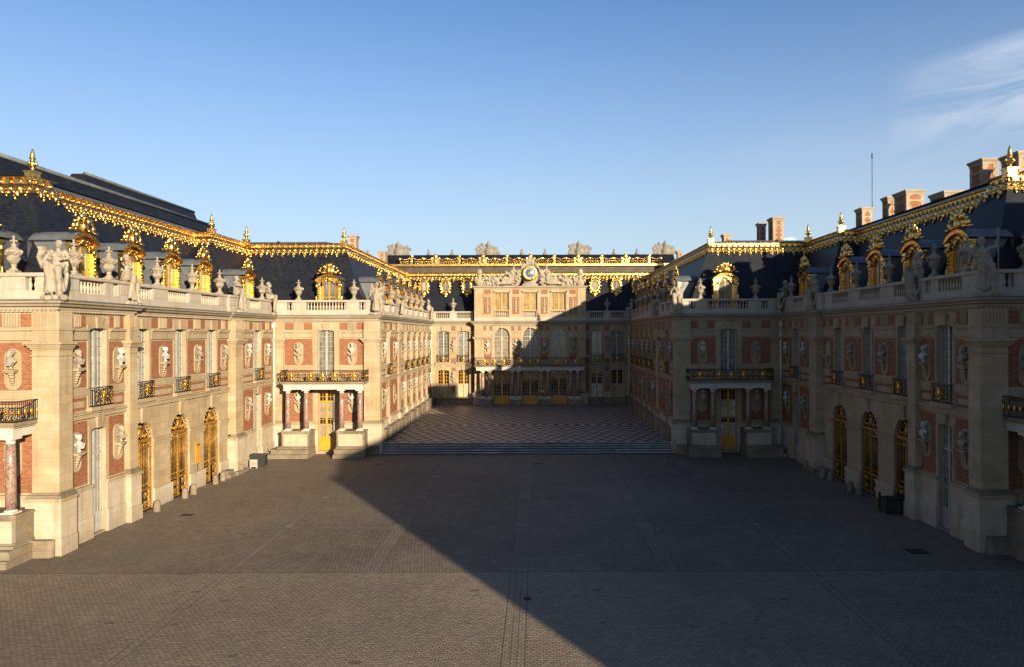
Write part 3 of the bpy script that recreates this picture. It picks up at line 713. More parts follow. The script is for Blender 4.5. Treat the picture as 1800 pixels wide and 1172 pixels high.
RAIL_P = railing(8.0, 1.1, 1.95, [-3.0, -1.15, 0, 1.15, 3.0])
RAIL_C = railing(16.2, 1.15, 1.95, [-6.6, -5.2, -3.8, -1.2, 0, 1.2, 3.8, 5.2, 6.6])

def column_mesh(h):
    mb = MB(); r = .245
    mb.box(-.33, .33, -.33, .33, 0, .09, 'whitestone'); mb.lathe(0, 0, .09, [(.31, 0), (.32, .05), (.27, .09), (.25, .12)], 16, 'whitestone')
    mb.lathe(0, 0, .2, [(r, 0), (r * 1.01, h * .3), (r * .97, h * .6), (r * .87, h - .55)], 18, 'redmarble')
    mb.lathe(0, 0, h - .36, [(r * .87, 0), (r * .95, .03), (r * .88, .06), (r * .88, .15), (r * 1.2, .23)], 16, 'whitestone'); mb.box(-.34, .34, -.34, .34, h - .13, h, 'whitestone')
    return mb.mesh('column')
COLM = column_mesh(3.95)

def portico(fr, parent, ac, half, cols, peds, zb, rail, doorw, pz=2.5):
    """columned porch with balcony in front of wall frame fr"""
    mb = MB(fr.M); l, r = ac - half, ac + half; pj = 1.85
    # slab and entablature
    mb.box(l, r, 0.02, pj + .2, 7.02, 7.2, 'ped'); mb.box(l + .08, r - .08, 0.02, pj + .1, 6.93, 7.02, 'trim')
    mb.box(l + .22, r - .22, pj - .52, pj, 6.45, 6.93, 'whitestone'); mb.box(l + .2, r - .2, pj - .54, pj + .04, 6.78, 6.93, 'whitestone')
    mb.box(l + .22, l + .75, .02, pj - .52, 6.45, 6.93, 'whitestone'); mb.box(r - .75, r - .22, .02, pj - .52, 6.45, 6.93, 'whitestone')
    mb.box(l + .75, r - .75, .02, pj - .52, 6.86, 6.93, 'trim')
    p = put(mb, 'portico', parent)
    for c in cols: place(('column', COLM, []), fr.at(ac + c, pj - .3, pz), p)
    place(('railing', rail, []), fr.at(ac, .03, 7.2), p)
    for a, b_ in peds:
        pm = MB(fr.M); a += ac; b_ += ac
        pm.box(a, b_, .2, pj + .06, zb + .02, pz - .14, 'ped'); pm.box(a - .06, b_ + .06, .2, pj + .13, pz - .14, pz, 'whitestone' if zb > .5 else 'ped')
        pm.box(a + .18, b_ - .18, pj + .06, pj + .10, zb + .95, pz - .32, 'stone_pale')
        if zb < .5:      # moulded stone benches around the foot
            lo = a - (.12 if a > ac else .2); hi = b_ + (.12 if a < ac else 1.25)
            for k, (e, z0_, z1_) in enumerate(((.95, 0, .30), (.88, .30, .38), (.62, .38, .72), (.72, .72, .82), (.26, .82, .98), (.12, .98, 1.06))):
                kk = e / .95; pm.box(a - (a - lo) * kk, b_ + (hi - b_) * kk, .25, pj + .06 + e, zb + z0_, zb + z1_, 'ped')
        else: pm.box(a - .05, b_ + .05, .2, pj + .12, zb, zb + .16, 'ped')
        put(pm, 'pedestal', p)
    return p

# gilt arched gate
def gate_mesh(w, zs, h):
    mb = MB(); H = w / 2; y = .2
    m = 'gate'
    mb.box(-H, H, y - .06, y + .06, zs - .12, zs + .1, m); mb.box(-.07, .07, y - .07, y + .05, 0, zs - .12, m)
    for sx in (-1, 1):
        mb.box(sx * H, sx * (H - .12), y - .05, y + .05, 0, zs, m)
        mb.box(sx * (H - .12), sx * .07, y - .05, y + .04, 0, .12, m); mb.box(sx * (H - .12), sx * .07, y - .04, y + .04, 1.3, 1.42, m); mb.box(sx * (H - .12), sx * .07, y - .04, y + .04, zs - .5, zs - .42, m)
        n = 6
        for i in range(1, n):
            x = sx * (.07 + (H - .19) * i / n); mb.tube((x, y, 1.42), (x, y, zs - .12), .02, .02, m, 5); mb.ell((x, y - .02, zs - .30), (.05, .03, .09), m, 6, 4); mb.ell((x, y - .02, 1.7), (.045, .03, .08), m, 6, 4)
        cx = sx * (H + .0) / 2
        for zc in (.42, 1.0):
            for q0 in (-1, 1):
                q = [(cx + q0 * (.10 + .15 * (1 - math.cos(a)) * .5) , y - .05, zc + .2 * math.sin(a)) for a in [k * .7 for k in range(9)]]; mb.chain(q, .03, m, 4)
            mb.ell((cx, y - .05, zc), (.12, .05, .16), m, 8, 5)
    q = [(math.cos(math.pi * k / 14) * (H - .05), y, zs + math.sin(math.pi * k / 14) * (h - zs - .05)) for k in range(15)]; mb.chain(q, .06, m, 6)
    q = [(math.cos(math.pi * k / 14) * (H - .32), y, zs + math.sin(math.pi * k / 14) * (h - zs - .32)) for k in range(15)]; mb.chain(q, .03, m, 5)
    R_ = random.Random(3)
    for k in range(26):
        a = R_.uniform(.1, math.pi - .1); rr = R_.uniform(.15, .8); x = math.cos(a) * rr * H * .9; z = zs + .12 + math.sin(a) * rr * (h - zs) * .9; r = R_.uniform(.08, .16); s_ = R_.choice((-1, 1))
        mb.chain([(x + s_ * r * math.cos(t_) * (1 - t_ / 8), y - .02, z + r * math.sin(t_) * (1 - t_ / 8)) for t_ in [j * .8 for j in range(7)]], .026, m, 4)
    mb.ell((0, y - .05, zs + .55), (.22, .08, .3), m, 10, 6); mb.ell((0, y - .05, zs + .95), (.14, .07, .1), m, 8, 5)
    for sx in (-1, 1):
        for k in range(4): mb.ell((sx * (.3 + .17 * k), y - .04, zs + .3 + .05 * (k % 2)), (.09, .05, .10), m, 6, 4)
    return mb.mesh('gate')
GATE = gate_mesh(2.76, 4.65, 6.0)

# dormer: face at y=0 looking -y, base z=0
def dormer_proto(depth=3.6):
    f = MB(); g = 'gold'; w, zs, zt = 1.34, 2.45, 2.95      # opening
    H = w / 2
    for sx in (-1, 1):
        f.box(sx * H, sx * (H + .16), -.08, .12, 0, zs, g); f.box(sx * (H + .16), sx * (H + .50), -.16, .12, 0, 2.75, g)
        f.box(sx * (H + .20), sx * (H + .46), -.21, -.16, .75, 2.3, g)
        for k in range(7): f.ell((sx * (H + .33), -.22, .85 + .22 * k), (.11, .06, .09), g, 6, 4)
        f.ell((sx * (H + .56), -.12, .28), (.24, .13, .30), g, 10, 6); f.ell((sx * (H + .50), -.12, .78), (.14, .11, .28), g, 8, 5); f.ell((sx * (H + .33), -.2, 2.55), (.20, .10, .16), g, 8, 5)
        f.box(sx * (H + .10), sx * (H + .58), -.24, .12, 2.75, 2.92, g)
    f.box(-H, H, -.1, .1, 0, .14, g)
    a = arc_pts(w, zt - zs, zt, 8)
    for (x0, z0), (x1, z1) in zip(a, a[1:]):      # archivolt up to the pediment
        f.add([(x0, -.08, z0), (x1, -.08, z1), (x1, -.08, 3.15), (x0, -.08, 3.15), (x0, .1, z0), (x1, .1, z1)], [(0, 1, 2, 3), (0, 4, 5, 1)], g)
    o = arc_pts(2.62, .62, 3.62, 12); i_ = arc_pts(2.42, .5, 3.40, 12)
    for k in range(12):
        x0, z0 = o[k]; x1, z1 = o[k + 1]; u0, w0 = i_[k]; u1, w1 = i_[k + 1]
        f.add([(x0, -.34, z0), (x1, -.34, z1), (u1, -.30, w1), (u0, -.30, w0), (x0, .1, z0), (x1, .1, z1), (u0, -.06, w0), (u1, -.06, w1)], [(0, 3, 2, 1), (0, 1, 5, 4), (3, 6, 7, 2)], g)
        f.add([(u0, -.06, w0), (u1, -.06, w1), (u1, -.06, 2.9), (u0, -.06, 2.9)], [(0, 3, 2, 1)], g)
    for k in range(9):
        t_ = (k - 4) / 4; f.ell((t_ * .62, -.12, 3.02 - .35 * t_ * t_), (.10, .07, .08), g, 6, 4)
    for sx in (-1, 1):
        for k in range(3): f.ell((sx * (.28 + .2 * k), -.12, 3.22 - .07 * k), (.12, .06, .06), g, 6, 4)
    f.ell((0, -.16, 3.12), (.22, .10, .17), g, 8, 5)
    y = .04
    f.box(-.05, .05, y - .03, y + .02, .14, zt, 'yellow'); f.box(-H, -H + .07, y - .03, y + .02, .14, zs, 'yellow'); f.box(H - .07, H, y - .03, y + .02, .14, zs, 'yellow'); f.box(-H, H, y - .025, y + .015, 1.30, 1.36, 'yellow')
    # crest: fan shell, urn and scrolls
    c = MB(); R_ = random.Random(5)
    c.ell((0, -.12, .30), (.22, .15, .30), g, 10, 6); c.ell((0, -.12, .72), (.17, .13, .16), g, 8, 5)
    for k in range(7):
        a_ = math.pi * (k + .5) / 7 ; c.ell((math.cos(a_) * .36, -.12, .48 + math.sin(a_) * .32), (.09, .08, .17), g, 6, 4, Matrix.Rotation(math.pi / 2 - a_, 3, 'Y'))
    for sx in (-1, 1):
        c.ell((sx * .46, -.10, .16), (.22, .10, .13), g, 8, 5); c.ell((sx * .70, -.10, .30), (.11, .09, .16), g, 8, 5); c.ell((sx * .62, -.1, .52), (.10, .07, .09), g, 6, 4)
    c.ell((0, -.02, .35), (.46, .12, .42), g, 10, 6)
    for sx in (-1, 1): c.ell((sx * .34, -.14, .62), (.16, .10, .20), g, 8, 5, Matrix.Rotation(sx * .6, 3, 'Y')); c.ell((sx * .88, -.1, .10), (.20, .09, .08), g, 6, 4)
    c.v = [(x_ * 1.28, y_ * 1.5, z_ * 1.22) for x_, y_, z_ in c.v]
    for sx in (-1, 1):
        f.ell((sx * (H + .72), -.12, .16), (.20, .13, .18), g, 8, 5); f.ell((sx * (H + .60), -.12, 1.2), (.10, .09, .30), g, 8, 5); f.ell((sx * (H + .56), -.16, 2.45), (.14, .10, .22), g, 8, 5)
    # lead hood and cheeks
    h = MB()
    o2 = arc_pts(2.66, .62, 3.66, 12)
    for k in range(12):
        x0, z0 = o2[k]; x1, z1 = o2[k + 1]; h.quad((x0, -.36, z0), (x1, -.36, z1), (x1, depth, z1), (x0, depth, z0), 'lead')
    for sx in (-1, 1):
        h.quad((sx * 1.12, .12, 0), (sx * 1.12, .12, 3.0), (sx * 1.12, depth * .92, 3.0), (sx * 1.12, .3, 0), 'lead')
        h.quad((sx * 1.12, .12, 2.95), (sx * 1.33, .12, 3.03), (sx * 1.33, depth, 3.03), (sx * 1.12, depth, 2.95), 'lead')
    h.add([(x, depth, z) for x, z in o2] + [(1.33, depth, 2.0), (-1.33, depth, 2.0)], [tuple(range(15))], 'lead')
    gm = MB(); gm.quad((-H - .05, .06, .05), (H + .05, .06, .05), (H + .05, .06, zt + .1), (-H - .05, .06, zt + .1), 'pane')
    T = Matrix.Translation((0, 0, 3.58)); c.v = [tuple(T @ Vector(q)) for q in c.v]
    return ('dormer', f.mesh('dormer'), [('pane', gm.mesh('pane'), []), ('crest', c.mesh('crest'), []), ('hood', h.mesh('hood'), [])])
DORM = dormer_proto(2.2); DORM_L = dormer_proto(3.7)
def oval_dormer():
    f = MB(); g = 'gold'; n = 20
    rr = [(.50, .68, 0), (.62, .82, -.14), (.80, 1.0, -.10), (.86, 1.06, .3)]; vs = []; fs = []
    for a, b_, y in rr:
        for i in range(n): t_ = 2 * math.pi * i / n; vs.append((a * math.cos(t_), y, b_ * math.sin(t_)))
    for j in range(3):
        for i in range(n): k = (i + 1) % n; fs.append((j * n + i, (j + 1) * n + i, (j + 1) * n + k, j * n + k))
    f.add(vs, fs, g, True)
    for k in range(14):
        t_ = 2 * math.pi * k / 14; f.ell((.88 * math.cos(t_), -.08, 1.08 * math.sin(t_)), (.14, .10, .14), g, 6, 4)
    f.ell((0, -.12, 1.3), (.34, .14, .24), g, 8, 5); f.ell((0, -.12, -1.25), (.5, .14, .26), g, 8, 5); f.ell((0, -.12, -1.55), (.22, .12, .24), g, 8, 5)
    for sx in (-1, 1): f.ell((sx * .62, -.1, -.95), (.24, .12, .34), g, 8, 5); f.ell((sx * .5, -.1, 1.1), (.2, .12, .16), g, 8, 5)
    f.box(-.03, .03, -.02, .03, -.66, .66, 'yellow')
    gm = MB(); gm.add([(.52 * math.cos(2 * math.pi * i / n), .02, .70 * math.sin(2 * math.pi * i / n)) for i in range(n)], [tuple(range(n))], 'pane')
    h = MB(); vs = []; 
    for y, k in ((.28, 1), (2.6, 1)):
        for i in range(n): t_ = 2 * math.pi * i / n; vs.append((.88 * math.cos(t_), y, 1.06 * math.sin(t_)))
    h.add(vs, [(i, n + i, n + (i + 1) % n, (i + 1) % n) for i in range(n)], 'lead', True)
    return ('oval_dormer', f.mesh('oval_dormer'), [('pane', gm.mesh('pane'), []), ('hood', h.mesh('hood'), [])])
OVAL = oval_dormer()

def chimney_mesh(w, d, h):
    mb = MB(); H, D = w / 2, d / 2
    mb.box(-H + .03, H - .03, -D + .03, D - .03, 0, h - .3, 'brick')
    q = min(.30, w * .24); z = 0; k = 0
    while z < h - .36:
        zz = min(z + .28, h - .33); e = q + (.14 if k % 2 else 0)
        for sx in (-1, 1):
            for sy in (-1, 1): mb.box(sx * H, sx * (H - e), sy * D, sy * (D - (q + (.0 if k % 2 else .14))), z, zz, 'chimstone')
        z = zz; k += 1
    if h > 1.6:
        mb.box(-H - .01, H + .01, -D - .01, D + .01, h - 1.0, h - .86, 'chimstone')
    mb.box(-H - .03, H + .03, -D - .03, D + .03, h - .42, h - .3, 'chimstone'); mb.frustum(-H - .03, H + .03, -D - .03, D + .03, h - .3, h - .14, .09, 'chimstone'); mb.box(-H - .14, H + .14, -D - .14, D + .14, h - .14, h, 'chimstone')
    mb.box(-H * .6, H * .6, -D * .6, D * .6, h, h + .06, 'dark')
    return mb.mesh('chimney')

BALP = [(.085, 0), (.085, .06), (.05, .10), (.095, .26), (.10, .33), (.045, .55), (.06, .64), (.04, .66), (.085, .70), (.085, .76)]
def balustrade(fr_list, path, i0, i1):
    """rails swept along the path, dies and balusters from (frame, a0, a1, groups) records"""
    mb = MB(GL if fr_list[0][0].p[4] < 0 else GR)
    sweep(mb, path, [(.06, ZC), (.06, 14.02), (.5, 14.02), (.5, ZC)], 'balus', i0, i1)
    sweep(mb, path, [(.0, ZC - .001), (.0, ZC + .14), (.06, ZC + .16)], 'balus', i0, i1)
    sweep(mb, path, [(.5, 14.78), (.03, 14.78), (.0, 14.84), (.0, 14.95), (.04, 14.99), (.54, 14.99), (.54, 14.78)], 'balus', i0, i1)
    for fr, a0, a1, groups in fr_list:
        mb.setT(fr.M)
        cuts = []
        for c, n in groups:
            w = n * .30; cuts.append((c - w / 2, c + w / 2))
            for i in range(n): mb.lathe(c - w / 2 + .15 + .30 * i, -.28, 14.02, BALP, 8, 'balus')
        for l, r in intervals(a0, a1, cuts):
            mb.box(l, r, -.47, -.09, 14.02, 14.78, 'balus')
            if r - l > 1.0: mb.box(l + .12, r - .12, -.09, -.06, 14.12, 14.70, 'balus')
    return mb

def cresting(T, path, i0, i1, ztop=21.1, o0=4.4, segs=None):
    """gilded ridge band: swept moulding, bosses and hanging lambrequin"""
    mb = MB(T)
    sweep(mb, path, [(o0 + .5, ztop), (o0 - .30, ztop), (o0 - .36, ztop - .07), (o0 - .26, ztop - .14), (o0 - .18, ztop - .18), (o0 - .20, ztop - .50), (o0 - .34, ztop - .56), (o0 - .40, ztop - .66), (o0 - .28, ztop - .70)], 'gold', i0, i1)
    sl = lambda z: 4.35 - (21.0 - z) * .4224 - .07
    sweep(mb, path, [(sl(ztop - .68), ztop - .68), (sl(ztop - 1.06), ztop - 1.06), (sl(ztop - 1.08) + .06, ztop - 1.08)], 'gold', i0, i1)
    P = [Vector(p) for p in path]; n = len(P)
    def nrm(i): d = (P[i + 1] - P[i]).normalized(); return Vector((-d.y, d.x))
    def corner(i, o):
        if i == 0: m = nrm(0)
        elif i == n - 1: m = nrm(n - 2)
        else: a = nrm(i - 1); b_ = nrm(i); m = (a + b_) / max(.2, 1 + a.dot(b_))
        return P[i] + m * o
    for i in range(i0, i1):
        a, b_ = corner(i, o0 - .3), corner(i + 1, o0 - .3); L = (b_ - a).length; d = (b_ - a).normalized(); nn = nrm(i)
        if (b_ - a).dot(P[i + 1] - P[i]) < 0: continue
        k = max(1, round(L / .56)); rot = Matrix.Rotation(math.atan2(d.y, d.x), 3, 'Z')
        for j in range(k):
            q = a + d * (L * (j + .5) / k)
            mb.ell((q.x + nn.x * .06, q.y + nn.y * .06, ztop - .34), (.13, .09, .12), 'gold', 6, 4, rot)
            big = j % 2 == 0
            s_ = 1.0 if big else .66
            def pend(dx, z, r):
                o_ = 4.35 - (21.0 - z) * .4224 - .06 - (o0 - .3); mb.ell((q.x + nn.x * o_ + d.x * dx, q.y + nn.y * o_ + d.y * dx, z), r, 'gold', 7, 4, rot)
            pend(0, ztop - .78, (.27, .12, .20 * s_)); pend(0, ztop - .86 - .25 * s_, (.17, .12, .20 * s_)); pend(0, ztop - .86 - .54 * s_, (.085, .09, .15 * s_))
            if big:
                for sx in (-1, 1): pend(.22 * sx, ztop - .98, (.07, .08, .11)); pend(.13 * sx, ztop - 1.22, (.05, .06, .07))
    return mb

def pipe(fr, parent, a, b=.1, z0=.3):
    mb = MB(fr.M); mb.tube((a, b, z0 + 2.2), (a, b, 12.8), .075, .075, 'pipe', 8); mb.box(a - .14, a + .14, b - .12, b + .12, 12.3, 12.75, 'pipe')
    mb.tube((a, b, z0 + 2.2), (a, b + .22, z0 + 1.7), .08, .08, 'pipe', 8); mb.tube((a, b + .22, z0 + 1.7), (a, b + .22, z0), .085, .085, 'pipe', 8)
    for z in (4.5, 7, 9.5): mb.tube((a, b, z), (a, b, z + .12), .10, .10, 'pipe', 8)
    return put(mb, 'drainpipe', parent)

ORD = ['first', 'second', 'third', 'fourth', 'fifth', 'sixth', 'seventh', 'eighth', 'ninth', 'tenth']
nb = [0]
def bust_at(fr, a, up, where, parent, proud=.02, empty=False):
    z = 9.85 if up else 5.15
    place(('niche', NICHE, []), fr.at(a, proud, z), parent)
    if empty: return
    k = (nb[0] * 3 + (1 if up else 0)) % 5; nb[0] += 1
    o = link(bpy.data.objects.new('portrait_bust', BUST[k]), None, fr.at(a, proud + .23, z - .02) @ Matrix.Rotation(rad(random.uniform(-14, 14)), 4, 'Z') @ Matrix.Scale(1.04, 4))
    tag(o, f'{BUST_TXT[k]}, {where}', 'bust', 'marble busts on the palace walls')
def vase_at(fr, a, where):
    o = link(bpy.data.objects.new('stone_vase', VASE), None, fr.at(a, -.28, 14.99) @ Matrix.Rotation(rad(random.uniform(-8, 8)), 4, 'Z'))
    tag(o, f'carved stone balustrade vase, {where}', 'vase', 'stone vases on the balustrade')
def statue_at(fr, a, k, where, rotz=0, b=-.22):
    o = link(bpy.data.objects.new('seated_statue', STAT[k]), None, fr.at(a, b, 14.95) @ Matrix.Rotation(rotz, 4, 'Z') @ Matrix.Diagonal((1.14, 1.1, 1.1, 1)))
    tag(o, f'seated figure {STAT_TXT[k]}, {where}', 'statue', 'seated statues along the roof edge')

# ------------------------------------------------------------------ ground, court floor, steps
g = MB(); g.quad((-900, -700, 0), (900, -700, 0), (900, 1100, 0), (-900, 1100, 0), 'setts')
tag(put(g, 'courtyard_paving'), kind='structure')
xl, xr = AX - HI, AX + HI
g = MB(); g.quad((xl, 70.6, .904), (xr, 70.6, .904), (xr, D3 + .2, floorz(D3 + .2)), (xl, D3 + .2, floorz(D3 + .2)), 'court')
tag(put(g, 'marble_court_floor'), kind='structure')
g = MB()
for k in range(5):
    y0 = 69.0 + .4 * k; zt = .18 * (k + 1) + (0 if k < 4 else -.001)
    g.box(xl - .09, xr + .09, y0 + .05, 71.3, .18 * k + .001 if k else 0, zt - .06, 'riser'); g.box(xl - .1, xr + .1, y0, 71.3, zt - .06, zt, 'step')
tag(put(g, 'stone_steps'), kind='structure')

# ------------------------------------------------------------------ the wings
SIDE = {-1: ('sunlit', 'left'), 1: ('shaded', 'right')}
for side in (-1, 1):
    lit, lr = SIDE[side]
    G = GL if side < 0 else GR
    # ---------------- outer wing
    base = G @ Vector((-HO - 5, 52, 0))
    rt = root('palace_wing', base, f'{lit} {lr} brick and stone wing with gilded mansard roof beside the cobbled court', 'palace wing', 'wings of the palace')
    F0 = Fr(-HO, 0, rad(90), 1, side); FR = F0.off(-RC); FE = Fr(-HO, D1, 0, -1, side)
    w = MB()
    # near corner bay run, recessed arcade run, far run
    segment(w, F0, D1, Y1, [BAYS[0]], [(BAYS[0], 1.4, .1, 6.3, .06)], [(D1 - .4, D1 + .75), (44.35, Y1)])
    arches = [(y, 2.76, 0, 6.0, 1.38) for y in BAYS[1:4]]
    segment(w, FR, Y1, Y2, BAYS[1:4], arches, [], lowbrick=False)
    segment(w, F0, Y2, D2, [BAYS[4]], [(BAYS[4], 1.4, .1, 6.3, .06)], [(Y2, 61.5), (D2 - .6, D2)])
    w.setT(F0.M)
    w.quad((Y1, 0, 0), (Y1, 0, ZW), (Y1, -RC, ZW), (Y1, -RC, 0), 'stone'); w.quad((Y2, 0, 0), (Y2, -RC, 0), (Y2, -RC, ZW), (Y2, 0, ZW), 'stone')
    w.setT(FR.M)
    for l, r in intervals(Y1, Y2, [(h[0] - 1.3, h[0] + 1.3) for h in arches]):
        w.box(l - .02, r + .02, 0, .12, 4.50, 4.68, 'trim'); w.box(l, r, 0, .05, 4.2, 4.5, 'trim'); w.box(l, r, 0, .14, 0, 1.3, 'stone_pale')
    for h in arches:
        w.add([(h[0] - .18, 0, 5.9), (h[0] + .18, 0, 5.9), (h[0] + .26, 0, 6.92), (h[0] - .26, 0, 6.92), (h[0] - .18, .10, 5.9), (h[0] + .18, .10, 5.9), (h[0] + .26, .2, 6.92), (h[0] - .26, .2, 6.92)], [(4, 5, 6, 7), (0, 1, 5, 4), (1, 2, 6, 5), (3, 0, 4, 7)], 'trim')
        q = [(h[0] + 1.42 * math.cos(math.pi * k / 12), .0, 4.65 + 1.42 * math.sin(math.pi * k / 12)) for k in range(13)]
    pier(w, F0, 44.4, 45.26, -.5, .35, e=.14); pier(w, F0, Y2 + .06, 61.4, -.5, .42)
    # end front
    segment(w, FE, 0, 10.1, [5.0], [(5.0, 1.5, .3, 6.2, .06)], [(-.4, 1.1), (9.15, 10.1)], sm=.5)
    segment(w, FE, 10.1, 30, [14.8, 19.7, 24.6], [(14.8, 1.5, .3, 6.2, .06), (19.7, 1.5, .3, 6.2, .06), (24.6, 1.5, .3, 6.2, .06)], [(10.1, 10.4)])
    pier(w, FE, -.35, 1.1, -.75, .35); pier(w, FE, 9.2, 10.3, -.3, .2); bench(w, FE, -.3, 1.05, .63)
    w.setT(G); w.box(-HO - 30, -HO - 14, 60, 60.5, 0, 13, 'stone'); w.box(-HO - 14, -HO - 13.5, 52, D2 + 30, 0, 13, 'stone')
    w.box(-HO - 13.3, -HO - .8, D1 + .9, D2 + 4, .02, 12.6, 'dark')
    put(w, 'wall', rt)
    c = MB(G)
    FL = [(-.635, ZC - .06), (-.64, ZC + .0), (-.60, ZC + .03), (.06, ZC + .05)]
    CP = [(-.02, ZW - .001), (-.10, ZW), (-.10, ZW + .1), (-.22, ZW + .14), (-.22, ZW + .26), (-.40, ZW + .32), (-.46, ZW + .42), (-.60, ZW + .50), (-.62, ZW + .62), (-.50, ZC + .0), (.1, ZC + .02)]
    sweep(c, WP, CP, 'cornice', 0, 6); sweep(c, WP, FL, 'lead', 0, 6)
    P2 = F0
    c.setT(F0.M)
    for k in range(int((D2 - D1) / .24)):
        y = D1 + .2 + k * .24; b_ = -RC if Y1 < y < Y2 else 0; c.box(y, y + .13, b_ + .10, b_ + .19, ZW - .0 + .02, ZW + .135, 'cornice')
    c.setT(FE.M)
    for k in range(110): c.box(.0 + k * .24, .13 + k * .24, .10, .19, ZW + .02, ZW + .135, 'cornice')
    put(c, 'cornice', rt)
    groups_side = [(40.2, 5), (41.8 + .6, 4)]
    gs = [(BAYS[0] - .3, 8), (BAYS[0] + 2.0, 2)]
    gr = [(y, 10) for y in BAYS[1:4]]
    gf = [(62.6, 4), (BAYS[4] - .3, 8)]
    bl = balustrade([(F0, D1 + .1, Y1 + .05, gs), (FR, Y1, Y2 - .05, gr), (F0, Y2 + .05, D2 - .5, gf), (FE, .1, 30, [(1.45, 2), (5.0, 13), (8.6, 2), (14.8, 12), (19.7, 12)])], WP, 0, 6)
    put(bl, 'balustrade', rt)
    # roof
    RP = [(-HO - 30, D1), (-HO, D1), (-HO, 48.3), (-HO - 1.5, 48.3), (-HO - 1.5, 61.3), (-HO, 61.3), (-HO, D2), (-HI, D2)]
    r_ = MB(G)
    sweep(r_, RP, [(.55, 13.52), (1.15, 13.56)], 'lead', 0, 6)
    sweep(r_, RP, [(1.15, 13.56), (1.9, 15.2), (4.35, 21.0)], 'slate', 0, 6)
    sweep(r_, RP, [(4.3, 21.02), (4.95, 21.11)], 'lead', 0, 6)
    sweep(r_, [(-HO - 30, D1), (-HO, D1), (-HO, D2), (-HI, D2)], [(5.95, 21.13), (7.5, 21.9)], 'lead', 0, 2)
    for x0, x1, y0, y1 in ((-HO - 31, -HO - 4.9, D1 + 4.9, D1 + 6.0), (-HO - 6.0, -HO - 4.9, D1 + 4.9, 43.6), (-HO - 6.0, -HO - 4.9, 66.1, D2 + 4.9), (-HO - 6.0, -HI - 4.9, D2 + 4.9, D2 + 6.0), (-HO - 7.0, -HO - 5.9, D1 + 5, D2 + 5)):
        r_.box(x0, x1, y0, y1, 21.0, 21.105, 'lead')
    r_.quad((-HO - 31, D1 + 7, 21.85), (-HO - 7.0, D1 + 7, 21.85), (-HO - 7.0, D2 + 7, 21.8), (-HO - 31, D2 + 7, 21.8), 'lead')
    r_.quad((-HO - 13.5, D1 + 4, 13), (-HO - 12.0, D1 + 5, 21.9), (-HO - 12.0, D2 + 20, 21.9), (-HO - 13.5, D2 + 20, 13), 'slate')
    put(r_, 'roof', rt)
    put(cresting(G, RP, 0, 6), 'cresting', rt)
    for x, y in ((-HO - 4.35, D1 + 4.35), (-HO - 4.2, 61.3 + 4.35), (-HO - 4.0, D2 + 3.3)):
        place(('finial', FIN, []), G @ Matrix.Translation((x, y, 21.15)) if side < 0 else Matrix.Translation(G @ Vector((x, y, 21.15))), rt)
    FD = F0
    for j, y in enumerate(BAYS): place(DORM_L if 0 < j < 4 else DORM, FD.at(y, -.95, 14.0), rt)
    for a in (5.0, 14.8): place(DORM, FE.at(a, -1.2, 14.0), rt)
    # windows, doors, gates
    for y, fr in ((BAYS[0], F0), (BAYS[4], F0)):
        place(WIN_UP, fr.at(y, 0, 7.55), rt); place(('railing', RAIL_S, []), fr.at(y, .02, 7.54), rt); place(DOOR_W, fr.at(y, 0, .12), rt)
    for y in BAYS[1:4]:
        place(WIN_UP, FR.at(y, 0, 7.55), rt); place(('railing', RAIL_S, []), FR.at(y, .02, 7.54), rt); place(('gate', GATE, []), FR.at(y, 0, .02), rt)
        d = MB(FR.M); d.box(y - 1.6, y + 1.6, -.95, -.86, 0, 6.2, 'dark')  # near-black sheet and cheeks put the shade behind each gate
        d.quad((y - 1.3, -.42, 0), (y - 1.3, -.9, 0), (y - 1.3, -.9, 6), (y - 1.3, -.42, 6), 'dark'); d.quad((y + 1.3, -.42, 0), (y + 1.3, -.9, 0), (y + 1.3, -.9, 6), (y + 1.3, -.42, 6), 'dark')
        put(d, 'gate_backing', rt)
    for a in (5.0, 14.8, 19.7, 24.6):
        place(WIN_UP, FE.at(a, 0, 7.55), rt); place(DOOR_Y, FE.at(a, 0, .32), rt)
    portico(FE, rt, 4.8, 4.0, (-3.45, -1.7, 1.7, 3.45), ((-3.95, -1.3), (1.3, 3.95)), 0, RAIL_P, 1.5)
    pipe(F0, rt, D2 - .35, .12)
    for j, y in enumerate((39.6, 43.6)):
        nm = ('near', 'far')[j]
        bust_at(F0, y, True, f'upper niche on {nm} side of first window, {lit} wing', rt); bust_at(F0, y, False, f'lower niche on {nm} side of first door, {lit} wing', rt)
    for j, y in enumerate((49.25, 54.25, 58.8)):
        bust_at(FR, y, True, ('between first and second gates', 'between second and third gates', 'beyond the third gate')[j] + f' of {lit} wing', rt, empty=(side > 0 and j == 2))
    for j, y in enumerate((63.2, 67.7)):
        nm = ('near', 'far')[j]
        bust_at(F0, y, True, f'upper niche on {nm} side of last window, {lit} wing', rt); bust_at(F0, y, False, f'lower niche on {nm} side of last door, {lit} wing', rt)
    bust_at(FE, 2.3, True, f'upper niche on front of nearest {lit} corner', rt); bust_at(FE, 2.3, False, f'niche behind the porch columns, nearest {lit} corner', rt)
    for j, y in enumerate((43.3, 49.2, 54.2, 58.9, 67.5)):
        vase_at(F0 if j in (0, 4) else FR, y, ('between first window and first gate', 'between first and second gates', 'between second and third gates', 'beyond the third gate', 'past the last window')[j] + f', {lit} wing')
    vase_at(F0, 40.0, f'just behind the corner statue, {lit} wing')
    vase_at(FE, 2.5, f'on the near front of {lit} wing')
    ks = (0, 3, 2, 4) if side < 0 else (1, 5, 7, 2)
    statue_at(FE, -.05, ks[0], f'on the nearest corner of {lit} wing', rad(12 * -side) , .0)
